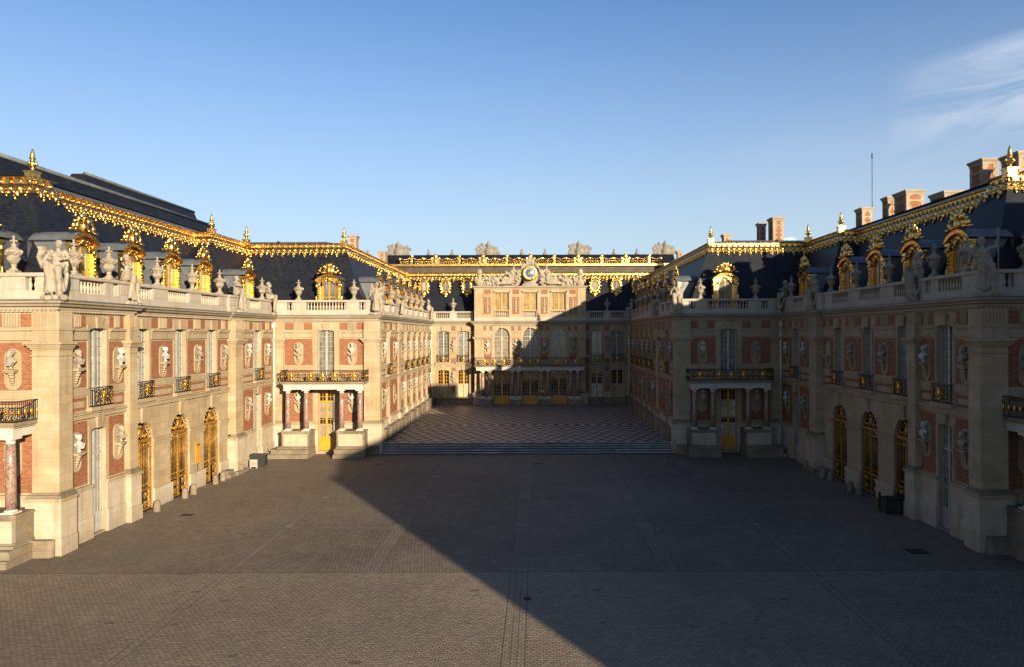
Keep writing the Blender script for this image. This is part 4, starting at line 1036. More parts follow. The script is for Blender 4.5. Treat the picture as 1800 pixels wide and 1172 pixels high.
    statue_at(F0, 45.0, ks[1], f'beside first arcade bay, {lit} wing'); statue_at(F0, 61.6, ks[2], f'beyond the arcade, {lit} wing')
    statue_at(F0, 69.0, ks[3], f'in the inner corner, {lit} wing', rad(-25 * side))

    # ---------------- inner (marble court) wing
    base = G @ Vector((-HI - 5, 88, 0))
    rt = root('palace_wing', base, f'{lit} {lr} wing flanking the marble court, balcony porch on its end', 'palace wing', 'wings of the palace')
    FE2 = Fr(-HI, D2, 0, -1, side); FI = Fr(-HI, 0, rad(90), 1, side)
    w = MB()
    segment(w, FE2, 0, HO - HI, [5.0], [(5.0, 1.5, .3, 6.2, .06)], [(-.4, 1.2), (9.1, 10.1)], sm=.5)
    lows = [(y, 1.5, 2.3, 6.3, .06) for y in INB]
    segment(w, FI, D2, D3, INB, lows, [(D2 - .4, D2 + .6), (80.0, 81.2), (D3 - .6, D3)], z0=0)
    pier(w, FE2, -.35, 1.2, -.6, .35); bench(w, FE2, -.3, 1.0, .63); pier(w, FE2, 9.1, 10.1, -.3, .18); pier(w, FI, 80.0, 81.2, -.3, .2, 0, pedz=3.2)
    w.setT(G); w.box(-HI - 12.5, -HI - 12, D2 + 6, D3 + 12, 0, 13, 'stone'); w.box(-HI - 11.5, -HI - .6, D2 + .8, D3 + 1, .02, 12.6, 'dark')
    put(w, 'wall', rt)
    # ledge along the court
    l_ = MB(FI.M)
    y = 71.0; k = 0
    while y < D3 - .2:
        L = 2.05; e = .60 + (.12 if k % 2 else 0); fz = floorz(y); l_.box(y, min(y + L, D3 - .1), .19, e, fz - .3, fz + 1.15 + (.03 if k % 2 else 0), 'ped'); l_.box(y, min(y + L, D3 - .1), .19, e + .06, fz + 1.15 + (.03 if k % 2 else 0), fz + 1.27 + (.03 if k % 2 else 0), 'ped'); y += L; k += 1
    put(l_, 'ledge', rt)
    c = MB(G); sweep(c, WP, CP, 'cornice', 6, 8); sweep(c, WP, FL, 'lead', 6, 8)
    c.setT(FE2.M)
    for k in range(42): c.box(.0 + k * .24, .13 + k * .24, .10, .19, ZW + .02, ZW + .135, 'cornice')
    c.setT(FI.M)
    for k in range(150): c.box(D2 + .1 + k * .24, D2 + .23 + k * .24, .10, .19, ZW + .02, ZW + .135, 'cornice')
    put(c, 'cornice', rt)
    bl = balustrade([(FE2, .1, HO - HI - .1, [(1.45, 2), (5.0, 13), (8.55, 2)]), (FI, D2 + .1, D3 - .5, [(74.9, 8), (84.8, 8), (88.9, 8), (93, 8), (97.1, 8), (101.2, 8), (78.0, 4)])], WP, 6, 8)
    put(bl, 'balustrade', rt)
    RP2 = [(-HO, 61.3), (-HO, D2), (-HI, D2), (-HI, D3), (HI, D3)]
    r_ = MB(G)
    sweep(r_, RP2, [(.55, 13.52), (1.15, 13.56)], 'lead', 1, 3); sweep(r_, RP2, [(1.15, 13.56), (1.9, 15.2), (4.35, 21.0)], 'slate', 1, 3); sweep(r_, RP2, [(4.85, 21.08), (7.0, 21.6)], 'lead', 1, 3)
    r_.quad((-HI - 11.9, D2 + 6.9, 21.55), (-HI - 6.9, D2 + 6.9, 21.6), (-HI - 6.9, D3 + 6, 21.6), (-HI - 11.9, D3 + 6, 21.55), 'lead')
    r_.quad((-HI - 12.5, D2 + 5, 13), (-HI - 11.9, D2 + 6, 21.6), (-HI - 11.9, D3 + 20, 21.6), (-HI - 12.5, D3 + 20, 13), 'slate')
    put(r_, 'roof', rt); put(cresting(G, RP2, 1, 3), 'cresting', rt)
    place(('finial', FIN, []), Matrix.Translation(G @ Vector((-HI - 4.35, D2 + 4.35, 21.15))), rt)
    place(DORM, FE2.at(5.0, -1.2, 14.0), rt)
    for y in [74.9, 79.9] + INB[1:]: place(DORM, FI.at(y, -1.0, 14.0), rt)
    place(WIN_UP, FE2.at(5, 0, 7.55), rt); place(DOOR_Y, FE2.at(5, 0, .32), rt)
    for y in INB:
        place(WIN_UP, FI.at(y, 0, 7.55), rt); place(('railing', RAIL_S, []), FI.at(y, .02, 7.54), rt); place(WIN_LOW, FI.at(y, 0, 2.3), rt)
    portico(FE2, rt, 4.75, 4.0, (-3.45, -1.7, 1.7, 3.45), ((-3.95, -1.3), (1.3, 3.95)), 0, RAIL_P, 1.5)
    for a, nm in ((2.4, 'court'), (7.65, 'outer')):
        bust_at(FE2, a, True, f'above the balcony, {nm} side, {lit} end front', rt); bust_at(FE2, a, False, f'behind porch columns, {nm} side, {lit} end front', rt)
    for j, y in enumerate((72.3, 78.0, 82.8, 86.85, 90.95, 95.05, 99.15, 103.3)):
        bust_at(FI, y, True, f'{ORD[j]} upper niche along {lit} marble court wall', rt); bust_at(FI, y, False, f'{ORD[j]} lower niche along {lit} marble court wall', rt, empty=(j in (1, 5)))
    for a, nm in ((2.3, 'court side'), (7.75, 'outer side')): vase_at(FE2, a, f'{nm} of the gilt dormer, {lit} end front')
    for j, y in enumerate((72.9, 78.3, 86.85, 90.95, 95.05, 99.15)): vase_at(FI, y, f'{ORD[j]} along the marble court, {lit} side')
    ks = (6, 7, 5) if side < 0 else (6, 4, 3)
    statue_at(FE2, .0, ks[0], f'on the outer corner of the marble court, {lit} side', rad(-20 * side), .0)
    statue_at(FI, 81.6, ks[1], f'midway along marble court, {lit} side'); statue_at(FI, 104.6, ks[2], f'in the back corner of marble court, {lit} side')
    if side < 0: pipe(FI, rt, D3 - .5, .1, 1.4)
    else: pipe(FI, rt, D3 - .5, .1, 1.4)

# ------------------------------------------------------------------ central block
rt = root('palace_central_block', (AX, D3 + 4, 1.3), 'central palace front with arched windows, columned balcony and sculpted clock', 'palace front')
FB = Fr(0, D3, 0, 1); FC = Fr(0, D3 - 1, 0, 1)
CW = [-4.2, 0, 4.2]; SWN = [-13.2, -9.75 - .1]
fz = floorz(D3)
w = MB()
for sgn in (-1, 1):
    ups = [sgn * 12.95, sgn * 9.95]; l, r = sorted((sgn * HI, sgn * CH))
    segment(w, FB, l, r, ups, [(u, 1.7, 2.3, 6.4, .06) for u in ups], [(sgn * HI - (.5 if sgn > 0 else 0), sgn * HI + (.5 if sgn < 0 else 0))], z0=1.0, wup=1.7)
    w.setT(FB.M); w.quad((sgn * CH, 0, 1), (sgn * CH, 0, 18.4), (sgn * CH, 1, 18.4), (sgn * CH, 1, 1), 'stone')
holes = [(x, 2.35, 7.35, 12.5, 1.17) for x in CW] + [(x, 2.45, 1.3, 6.35, .06) for x in CW]
wall(w, FC, -CH, CH, 1, ZW, holes)
w.setT(FC.M)
for x in CW:      # archivolts
    q = [(math.cos(math.pi * k / 14), math.sin(math.pi * k / 14)) for k in range(15)]
    for (c0, s0), (c1, s1) in zip(q, q[1:]):
        w.add([(x + 1.18 * c0, .08, 11.33 + 1.18 * s0), (x + 1.18 * c1, .08, 11.33 + 1.18 * s1), (x + 1.5 * c1, .08, 11.33 + 1.48 * s1), (x + 1.5 * c0, .08, 11.33 + 1.48 * s0), (x + 1.18 * c0, 0, 11.33 + 1.18 * s0), (x + 1.18 * c1, 0, 11.33 + 1.18 * s1), (x + 1.5 * c1, 0, 11.33 + 1.48 * s1), (x + 1.5 * c0, 0, 11.33 + 1.48 * s0)], [(0, 1, 2, 3), (0, 4, 5, 1), (3, 2, 6, 7)], 'trim')
    for sx in (-1, 1): w.box(x + sx * 1.175, x + sx * 1.5, 0, .08, 7.3, 11.33, 'trim')
    w.box(x - .2, x + .2, .08, .2, 12.45, 12.84, 'trim')
for x in (-6.3, -2.1, 2.1, 6.3):
    brickpanel(w, FC, x - .5, x + .5, 7.9, 11.1); brickpanel(w, FC, x - .75, x - .28, 12.1, 12.75); brickpanel(w, FC, x + .28, x + .75, 12.1, 12.75)
    w.setT(FC.M); w.box(x - .24, x + .24, 0, .07, 11.9, ZW, 'trim'); w.box(x - .62, x + .62, 0, .06, 11.2, 11.5, 'trim')
for sgn in (-1, 1): l, r = sorted((sgn * 6.95, sgn * (CH - .0))); pier(w, FC, l, r + 0, -.2, .18, 1.0, pedz=3.3)
w.setT(FC.M); w.box(-6.9, 6.9, 0, .1, 6.92, 7.28, 'trim')
# attic storey
AF = Fr(0, D3 - .95, 0, 1)
wall(w, AF, -CH, CH, ZC, 18.25, [(x, 2.13, 15.1, 17.72, 0) for x in CW] + [(x, 2.13, 14.1, 14.98, 0) for x in CW])
w.setT(AF.M); w.box(-CH - .02, CH + .02, -.3, .06, ZC, 14.08, 'balus')
for x in CW:
    for sx in (-1, 1): w.box(x + sx * 1.07, x + sx * 1.3, 0, .05, 14.09, 17.9, 'trim')
    w.box(x - 1.3, x + 1.3, 0, .05, 17.72, 17.95, 'trim')
    for k in range(7): w.lathe(x - .90 + .30 * k, -.2, 14.10, [(r * 1.05, z * 1.15) for r, z in BALP], 8, 'balus')
    w.box(x - 1.1, x + 1.1, -.4, -.05, 14.98, 15.1, 'trim')
for x in (-6.3, -2.1, 2.1, 6.3):
    brickpanel(w, AF, x - .5, x + .5, 17.5, 18.1); brickpanel(w, AF, x - .52, x + .52, 14.55, 17.05)
    w.setT(AF.M)
    w.lathe(x, 0, 0, [(0, 0)], 3, 'trim') if False else None
    for k in range(6): w.ell((x, .04, 14.9 + .36 * k), (.20 + .05 * math.sin(k * 2.3), .09, .2), 'trim', 8, 5)
    q = [(x + .36 * math.cos(a) , .05, 15.8 + (.72 if math.sin(a) > 0 else -.72) + .36 * math.sin(a)) for a in [2 * math.pi * k / 16 for k in range(17)]]; w.chain(q, .05, 'trim', 5)
for sgn in (-1, 1):
    for xx in (7.15, 7.95): pass
    l, r = sorted((sgn * 7.0, sgn * (CH + .01))); w.box(l, r, -.3, .14, 14.081, 18.25, 'stone')
    brickpanel(w, AF, sgn * 6.92 - .04, sgn * 6.92 + .04, 14.3, 17.6)
w.setT(G := GL)
w.box(-CH, CH, D3 - .3, D3 + 5, 13, 18.2, 'stone'); w.box(-HI + .3, HI - .3, D3 + 1.0, D3 + 8, .1, 12.6, 'dark')
put(w, 'wall', rt)
c = MB(GL); sweep(c, WP, CP, 'cornice', 8, 13); sweep(c, WP, FL, 'lead', 8, 13)
sweep(c, [(-CH, D3 + 4), (-CH, D3 - .95), (CH, D3 - .95), (CH, D3 + 4)], [(-.02, 18.2), (-.12, 18.25), (-.16, 18.42), (-.34, 18.5), (-.38, 18.66), (-.2, 18.7), (3, 18.74)], 'cornice')
c.setT(FC.M)
for k in range(66): c.box(-7.95 + k * .24, -7.82 + k * .24, .10, .19, ZW + .02, ZW + .135, 'cornice')
put(c, 'cornice', rt)
bp = WP[8:10] + [(-CH - .001, D3)]
mbb = balustrade([(FB, -HI + .3, -CH, [(-13.0, 7), (-9.9, 7)])], [(-HI, D3), (-CH, D3)], 0, 1)
put(mbb, 'balustrade', rt); mbb = balustrade([(FB, CH, HI - .3, [(13.0, 7), (9.9, 7)])], [(CH, D3), (HI, D3)], 0, 1)
put(mbb, 'balustrade', rt)
r_ = MB(GL); RP3 = [(-HI, D2), (-HI, D3), (HI, D3), (HI, D2)]
sweep(r_, RP3, [(.55, 13.52), (1.15, 13.56)], 'lead', 1, 2); sweep(r_, RP3, [(1.15, 13.56), (1.9, 15.2), (4.35, 21.0)], 'slate', 1, 2); sweep(r_, RP3, [(4.85, 21.08), (10, 21.3)], 'lead', 1, 2)
put(r_, 'roof', rt); put(cresting(GL, RP3, 1, 2), 'cresting', rt)
for x in (-18.6 + 5.2, -10.0, -6.6 - .3): pass
for x in (-16.3, -13.0, -9.7, 9.9, 13.2, 16.4): place(OVAL, FB.at(x, -2.9, 18.95), rt)
for x in CW:
    place(WIN_ARCH, FC.at(x, 0, 7.35), rt); place(DOOR_C, FC.at(x, 0, 1.3), rt); place(WIN_ATT, AF.at(x, 0, 15.08), rt)
for x in (-12.95, -9.95, 9.95, 12.95):
    place(WIN_UP, FB.at(x, 0, 7.55), rt); place(('railing', RAIL_S, []), FB.at(x, .02, 7.54), rt); place(WIN_LOWY, FB.at(x, 0, 2.3), rt)
pc = portico(FC, rt, 0, 8.05, (-6.9, -5.9, -2.6, -1.7, 1.6, 2.6, 5.9, 6.9), ((-7.4, -5.5), (-2.95, -1.3), (1.3, 2.95), (5.5, 7.4)), fz, RAIL_C, 2.4)
l_ = MB(FB.M)
for sgn in (-1, 1):
    l, r = sorted((sgn * (HI - .75), sgn * (CH + .1)));  l_.box(l, r, .19, .75, 1.0, 2.15, 'ped'); l_.box(l, r, .19, .82, 2.15, 2.28, 'ped')
put(l_, 'ledge', rt)
for j, (x, fr) in enumerate(((-11.45, FB), (-6.3, FC), (-2.1, FC), (2.1, FC), (6.3, FC), (11.45, FB))):
    w_ = ('left of the clock bays, between the two side windows', 'left of the first arched window', 'between first and second arched windows', 'between second and third arched windows', 'right of the third arched window', 'right of the clock bays, between the side windows')[j]
    bust_at(fr, x, True, w_, rt, empty=False)
for x, nm in ((-11.45, 'left'), (11.45, 'right')): bust_at(FB, x, False, f'lower niche {nm} of the central balcony', rt); 
for x, nm in ((-11.5, 'sunlit'), (11.5, 'shaded')): vase_at(FB, x, f'back wall, {nm} side of the attic')
# clock
ck = MB(); g_ = 'gold'
ck.lathe(0, 0, 0, [(1.18, 0), (1.20, .10), (1.08, .2), (.98, .16), (.88, .22), (.86, .10)], 36, g_)
ck.lathe(0, 0, 0, [(.90, .08), (.88, .11), (.01, .11)], 36, 'blue')
for k in range(32):
    a0_, a1_ = 2 * math.pi * k / 32, 2 * math.pi * (k + 1) / 32
    ck.quad((.86 * math.cos(a0_), .86 * math.sin(a0_), .122), (.86 * math.cos(a1_), .86 * math.sin(a1_), .122), (.70 * math.cos(a1_), .70 * math.sin(a1_), .122), (.70 * math.cos(a0_), .70 * math.sin(a0_), .122), 'stone_pale')
ck.lathe(0, 0, .115, [(.27, 0), (.22, .03), (.01, .05)], 20, g_)
for k in range(12):
    a = math.pi * k / 6; ck.tube((.22 * math.cos(a), .22 * math.sin(a), .13), (.42 * math.cos(a), .42 * math.sin(a), .13), .05, .01, g_, 4)
    R3 = Matrix.Rotation(a, 3, 'Z')
    for o_ in ((-.035, 0, .035) if k % 3 == 0 else (-.025, .025)):
        p0 = R3 @ Vector((.71, o_, .13)); p1 = R3 @ Vector((.85, o_, .13)); ck.tube(p0, p1, .014, .014, 'blue', 4)
ck.tube((0, 0, .17), (-.38, .12, .17), .03, .015, g_, 4); ck.tube((0, 0, .18), (.18, .62, .18), .025, .012, g_, 4)
TC = FC.at(0, .34, 20.55) @ Matrix.Rotation(rad(90), 4, 'X') @ Matrix.Scale(.92, 4)
put(ck, 'clock', rt, TC)
# sculptured group around the clock
P = []
P += [('e', (0, .25, 1.4), (1.35, .35, 1.35)), ('e', (0, .2, 2.9), (.55, .3, .35)), ('e', (-.45, .1, 3.05), (.3, .2, .25)), ('e', (.45, .1, 3.05), (.3, .2, .25)), ('e', (0, .1, 3.35), (.28, .2, .25)), ('e', (0, .05, .1), (1.3, .5, .3))]
for k in range(11): a = math.pi * k / 10; P.append(('e', (1.32 * math.cos(a), .05, 1.5 + 1.2 * math.sin(a)), (.22, .22, .2)))
def recline(sx, R_):
    Q = [('e', (2.2, .2, .8), (.9, .3, .9)), ('e', (3.3, .2, .45), (1.2, .3, .55)), ('e', (1.7, -.05, 1.5), (.35, .25, .5)), ('e', (2.9, 0, .75), (.42, .3, .4)), ('c', (2.9, 0, .75), (2.5, 0, 1.55), .34, .34), ('e', (2.42, 0, 1.75), (.36, .26, .34)), ('c', (2.42, 0, 1.9), (2.42, -.02, 2.25), .12, .11), ('e', (2.42, -.05, 2.42), (.18, .2, .23)),
         ('c', (2.9, -.1, .7), (3.75, -.3, 1.0), .26, .19), ('c', (3.75, -.3, 1.0), (4.3, -.2, .2), .18, .12), ('c', (2.9, .1, .6), (3.8, -.1, .5), .26, .18), ('c', (3.8, -.1, .5), (4.7, -.2, .15), .17, .11),
         ('c', (2.2, -.1, 1.85), (1.75, -.3, 1.4), .13, .1), ('c', (1.75, -.3, 1.4), (1.4, -.4, 1.7), .1, .07), ('c', (2.75, -.1, 1.8), (3.2, -.2, 1.4), .13, .1), ('c', (3.2, -.2, 1.4), (3.5, -.4, 1.7), .1, .08)]
    for i in range(8): Q.append(('c', (2.4 + .2 * i, -.2, 1.0 - .05 * i), (2.7 + .28 * i, -.35, .2), .12, .09))
    # beast / trophies trailing to the end
    Q += [('e', (5.6, .15, .3), (1.6, .3, .42)), ('e', (5.2, 0, .72), (.75, .32, .42)), ('c', (4.8, -.05, .7), (4.3, -.1, 1.25), .25, .18), ('e', (4.15, -.15, 1.35), (.28, .17, .18)), ('c', (5.6, -.1, .4), (5.9, -.15, .05), .14, .1), ('c', (4.9, -.15, .4), (4.8, -.2, .05), .13, .1)]
    for i in range(11): Q.append(('c', (5.3 + R_.random() * 1.7, R_.uniform(-.2, .2), .1), (5.1 + R_.random() * 2.1, R_.uniform(-.2, .2), .7 + .65 * R_.random()), .15, .10))
    Q += [('e', (7.45, 0, .35), (.6, .4, .5)), ('e', (7.45, 0, 1.05), (.34, .3, .35)), ('e', (7.45, 0, 1.6), (.44, .4, .46)), ('c', (7.0, -.1, .2), (6.7, -.1, .9), .12, .08), ('c', (7.8, 0, .2), (8.05, 0, 1.0), .1, .07)]
    out = []
    for q in Q:
        f_ = lambda v: (v[0] * sx, v[1], v[2])
        out.append(('e', f_(q[1]), q[2]) if q[0] == 'e' else ('c', f_(q[1]), f_(q[2]), q[3], q[4]))
    return out
P += recline(-1, random.Random(2)) + recline(1, random.Random(9))
R_ = random.Random(21)
for k in range(90):
    sx = R_.choice((-1, 1)); u_ = R_.uniform(1.4, 6.8); hmax = (2.1 - .28 * (u_ - 1.4)) if u_ < 5 else .95
    z_ = R_.uniform(.15, max(.4, hmax)); P.append(('c', (sx * u_, -.28 + R_.uniform(-.1, .1), z_), (sx * (u_ + R_.uniform(-.3, .3)), -.34, z_ + R_.uniform(-.1, .28)), R_.uniform(.07, .13), R_.uniform(.05, .1)))
for k in range(26):
    a = R_.uniform(0, math.pi); P.append(('e', (1.38 * math.cos(a), -.1, 1.5 + 1.42 * math.sin(a)), (R_.uniform(.1, .2), .2, R_.uniform(.1, .2))))
sg = sculpt(P, .055, 'statue', 'clock_sculpture', 1)
put(sg, 'clock_sculpture', rt, FC.at(0, -.15, 18.7) @ Matrix.Diagonal((1.0, 1.0, 1.24, 1)))

# ------------------------------------------------------------------ gallery block behind, with gilt parapet
rt = root('gallery_block', (AX, 120, 0), 'farther palace block behind with openwork gilded parapet and stone trophies above', 'palace block')
gy = 117.0
w = MB(GL); w.box(-23.4, 23.4, gy, gy + .8, 12, 22.9, 'brown'); w.box(-23.5, 23.5, gy - .2, gy, 21.2, 21.55, 'lead'); w.box(-23.4, 23.4, gy - .5, gy, 22.75, 22.98, 'gold'); put(w, 'wall', rt)
w = MB(GL); w.quad((-24, gy + .4, 22.95), (24, gy + .4, 22.95), (24, gy + 2.5, 24.9), (-24, gy + 2.5, 24.9), 'slate'); w.quad((-24, gy + 2.5, 24.9), (24, gy + 2.5, 24.9), (24, 132, 25.2), (-24, 132, 25.2), 'lead')
w.box(-44, 44, 130, 130.6, 20, 25.3, 'oldstone'); w.quad((-24, gy, 15), (-24, gy, 22.9), (-24, 130, 25), (-24, 130, 15), 'slate'); w.quad((24, gy, 15), (24, gy, 22.9), (24, 130, 25), (24, 130, 15), 'slate')
put(w, 'roof', rt)
pp = MB(GL @ Matrix.Translation((0, gy - .3, 22.98))); g_ = 'gold'
pp.box(-23.4, 23.4, -.05, .05, 0, .12, g_)
x = -23.0; R_ = random.Random(11)
while x < 23:
    u = (x + 100 * 7.8) % 3.9
    x += .31
n_ = 6
for k in range(-6, 7):
    cx = k * 3.9
    if abs(cx) > 23.2: continue
    if k % 2 == 0:
        pp.box(cx - .62, cx + .62, -.12, .12, .1, 1.0, g_); pp.ell((cx, -.12, .6), (.36, .12, .4), g_, 10, 6); pp.ell((cx, 0, 1.35), (.38, .14, .42), g_, 8, 5); pp.ell((cx, 0, 1.8), (.16, .12, .22), g_, 8, 5)
        for sx in (-1, 1): pp.ell((cx + sx * .62, 0, 1.05), (.24, .14, .26), g_, 8, 5)
    else:
        pp.box(cx - .22, cx + .22, -.08, .08, .1, 1.2, g_); pp.ell((cx, -.02, 1.4), (.36, .14, .24), g_, 8, 5); pp.ell((cx, -.05, .6), (.3, .12, .2), g_, 8, 5)
    for sx in (-1, 1):
        q = [(cx + sx * (.3 + 1.6 * t_), 0, 1.15 - .30 * math.sin(math.pi * t_)) for t_ in [j / 8 for j in range(9)]]; pp.chain(q, .09, g_, 5)
        for t_ in (.15, .4, .65, .9):
            xx = cx + sx * (.35 + 1.55 * t_); r = .2
            q = [(xx + r * math.cos(a) * (1 - a / 9), 0, .45 + r * 1.2 * math.sin(a) * (1 - a / 9)) for a in [j * .8 for j in range(8)]]; pp.chain(q, .06, g_, 4); pp.ell((xx, -.03, .2), (.12, .08, .1), g_, 6, 4)
        pp.ell((cx + sx * 1.93, 0, .95), (.16, .1, .32), g_, 6, 4)
put(pp, 'gilt_parapet', rt)
def trophy(seed):
    R_ = random.Random(seed); Q = [('e', (0, 0, .3), (1.2, .5, .4)), ('e', (0, 0, 1.1), (.5, .35, .7)), ('e', (0, 0, 2.2), (.26, .26, .32)), ('c', (0, 0, 1.6), (0, 0, 2.2), .2, .2), ('e', (0, 0, 2.55), (.12, .2, .14))]
    for k in range(10):
        a = math.pi * (.1 + .8 * k / 9); L = R_.uniform(1.5, 2.3); Q.append(('c', (.2 * math.cos(a), .1, .5), (L * math.cos(a) * .95, .1, .5 + L * math.sin(a) * .85), .16, .13)); Q.append(('e', (L * math.cos(a) * .95, .1, .5 + L * math.sin(a) * .85), (.24, .14, .26)))
    return sculpt(Q, .1, 'oldstone', 'stone_trophy', 1)
TR = [trophy(1), trophy(4)]
for j, px in enumerate((700, 859, 1018, 1170)):
    o = link(bpy.data.objects.new('stone_trophy', TR[j % 2]), None, Matrix.Translation(((px - 942) * 130.3 / 1250, 130.3, 25.2)) @ Matrix.Scale(1.3, 4))
    tag(o, 'grey carved stone trophy of arms on far roof edge, ' + ('leftmost', 'second from left', 'third from left', 'rightmost')[j], 'trophy', 'stone trophies on the far parapet')
ub = MB(); ub.box(-.35, .35, -.35, .35, 0, .3, 'oldstone'); ub.lathe(0, 0, .3, [(.3, 0), (.14, .15), (.36, .5), (.42, .8), (.3, 1.05), (.12, 1.2), (.2, 1.4), (.16, 1.6), (.03, 1.8)], 10, 'oldstone'); UB = ub.mesh('stone_urn')
for j, px in enumerate((647, 754, 795.3, 917.7, 958.5, 1080, 1120)):
    o = link(bpy.data.objects.new('stone_urn', UB), None, Matrix.Translation(((px - 942) * 130.3 / 1250, 130.3, 25.2)) @ Matrix.Scale(.95, 4))
    tag(o, 'small grey stone urn on far roof edge, ' + ORD[j] + ' from the left', 'urn', 'stone urns on the far parapet')

# ------------------------------------------------------------------ large roofs behind on the left
def big_roof(x, y0, y1, zr, ze, half, lab):
    rt = root('distant_building', (x, (y0 + y1) / 2, 0), lab, 'building')
    m = MB(); m.box(x - half, x + half, y0, y1, 0, ze, 'stone'); put(m, 'wall', rt)
    m = MB(); h = 4
    m.add([(x - half - .3, y0 - .3, ze), (x + half + .3, y0 - .3, ze), (x + half + .3, y1 + .3, ze), (x - half - .3, y1 + .3, ze), (x - 1.3, y0 + h, zr), (x + .0, y0 + h, zr), (x + .0, y1 - h * .3, zr), (x - 1.3, y1 - h * .3, zr)],
          [(0, 1, 5, 4), (1, 2, 6, 5), (2, 3, 7, 6), (3, 0, 4, 7), (4, 5, 6, 7)], 'slate')
    m.tube((x + .02, y0 + h, zr + .05), (x + .02, y1 - h * .3, zr + .05), .16, .16, 'lead', 6)
    put(m, 'roof', rt)
big_roof(-36.6, 43.4, 82, 23.9, 12, 4.6, 'long dark slate roof ridge rising behind the sunlit near wing')
big_roof(-46, 68.5, 97, 28.1, 15, 5, 'tall dark slate roof block farthest behind the sunlit near wing')

# ------------------------------------------------------------------ chimneys standing on the roofs
def chim(px0, px1, pytop, Y, zb, lab, d=None):
    s = 1250 / Y; w_ = .66 * (px1 - px0) / s - .12; x = (px1 / s - w_ / 2 - .14 if px1 > 942 else px0 / s + w_ / 2 + .14) - 942 / s
    zt = 11.6 + (587.5 - ((px0 + px1) / 2 - 900) * .0035 - pytop) / s; d_ = min(2.6, w_ * 1.35)
    o = put(chimney_mesh(w_, d_, zt - zb), 'brick_chimney', None, Matrix.Translation((x, Y + d_ / 2, zb)))
    tag(o, lab, 'chimney', 'brick and stone chimney stacks'); return o
chim(1349, 1380.6, 382, 80, 20.8, 'tallest of the paired stone-edged brick chimneys behind the gilt dormer')
chim(1329, 1349, 392, 83, 20.8, 'shorter stack touching the tall chimney behind the gilt dormer')
chim(1267, 1286.4, 412, 80, 20.8, 'low stone chimney just right of the gilt corner finial')
chim(1187, 1202, 441.5, 112, 20, 'small chimney against the right end of the gilt parapet')
chim(1217, 1229, 440, 118, 20, 'faint small chimney behind the right marble court roof')
chim(1506, 1537, 365, 71, 21, 'stone and brick chimney at the foot of the antenna')
chim(1553, 1579, 345.6, 66, 21, 'shadowed narrow chimney left of the broad twin stack')
chim(1577, 1628, 334, 62, 21, 'broad brick chimney right of the narrow shadowed one')
chim(1643, 1698, 335.5, 57, 21, 'low wide chimney cap barely above the right gilt ridge')
chim(1713, 1760, 278.5, 51.5, 21, 'tall stone chimney behind the right gilt finial')
chim(1773, 1830, 266, 48, 21, 'brick chimney at the right edge of the photo')
chim(611, 634, 414, 79, 20.8, 'stone-edged brick chimney right of the left gilt corner finial')
chim(663, 685, 442, 105, 20, 'chimney at the left end of the gilt parapet')
m = MB(); m.box(-.55, .55, -.4, .4, 0, .9, 'brick'); m.lathe(0, 0, .9, [(.75, 0), (.6, .12), (.45, .3), (.4, .4)], 12, 'brick'); m.ell((-.15, 0, 1.35), (.42, .35, .22), 'brick', 8, 5)
tag(put(m, 'brick_chimney', None, Matrix.Translation(((527 - 942) * 84 / 1250, 84, 20.7)) @ Matrix.Scale(1.1, 4)), 'low rounded brown brick chimney between two gilt finials', 'chimney', 'brick and stone chimney stacks')
m = MB(); q = [(math.cos(math.pi * k / 10) * .9, .55 * math.sin(math.pi * k / 10)) for k in range(11)]; m.prism(q, 0, 1.2, 'copper'); m.box(-1.3, 1.6, -.1, 1.3, -.5, 0, 'lead')
tag(put(m, 'roof_hatch', None, Matrix.Translation(((1388 - 942) * 82 / 1250, 82, 22.1))), 'pale green copper hood on the roof right of the tall chimney', 'roof hatch')
m = MB(); m.tube((0, 0, 0), (0, 0, 8.6), .05, .03, 'iron', 6); m.tube((0, 0, 8.2), (0, 0, 8.7), .07, .07, 'iron', 6)
tag(put(m, 'antenna_mast', None, Matrix.Translation(((1533.9 - 942) * 72.6 / 1250, 72.6, 21.2))), 'thin metal antenna mast rising from the right roof', 'antenna')

# ------------------------------------------------------------------ small things on the paving
def gp(px, py): s = (py - (587.5 - (px - 900) * .0035)) / 11.6; return ((px - 942) / s, 1250 / s)
bo = MB(); bo.lathe(0, 0, 0, [(.24, 0), (.235, .1), (.215, .5), (.19, .66), (.13, .73), (.02, .755)], 14, 'ped'); BO = bo.mesh('stone_bollard')
for j, (px, py) in enumerate([(273, 898), (320, 875), (338, 868), (377, 850), (391, 844), (423, 830)]):
    x, y = gp(px, py); o = link(bpy.data.objects.new('stone_bollard', BO), None, Matrix.Translation((max(x, -25.1), y, 0)) @ Matrix.Rotation(j, 4, 'Z'))
    tag(o, f'sunlit stubby stone bollard by the gilded gates, {ORD[j]} from the viewer', 'bollard', 'stone bollards before the gates')
for j, (px, py) in enumerate([(1509.5, 869), (1494, 862), (1459, 844.5), (1446.6, 838.5), (1417, 823)]):
    x, y = gp(px, py); o = link(bpy.data.objects.new('stone_bollard', BO), None, Matrix.Translation((min(x, 23.3), y, 0)) @ Matrix.Rotation(j, 4, 'Z'))
    tag(o, f'shaded stubby stone bollard by the dark gates, {ORD[j]} from the viewer', 'bollard', 'stone bollards before the gates')
x, y = gp(1568, 899); m = MB(); m.box(-.6, .6, -.5, .5, .08, .95, 'green'); m.box(-.64, .64, -.54, .54, .85, .93, 'iron'); m.box(-.53, .53, -.43, .43, .93, .965, 'dark')
for sx in (-1, 1):
    for sy in (-1, 1): m.box(sx * .66, sx * .54, sy * .56, sy * .44, 0, 1.08, 'iron'); m.ell((sx * .6, sy * .5, 1.14), .08, 'iron', 8, 5)
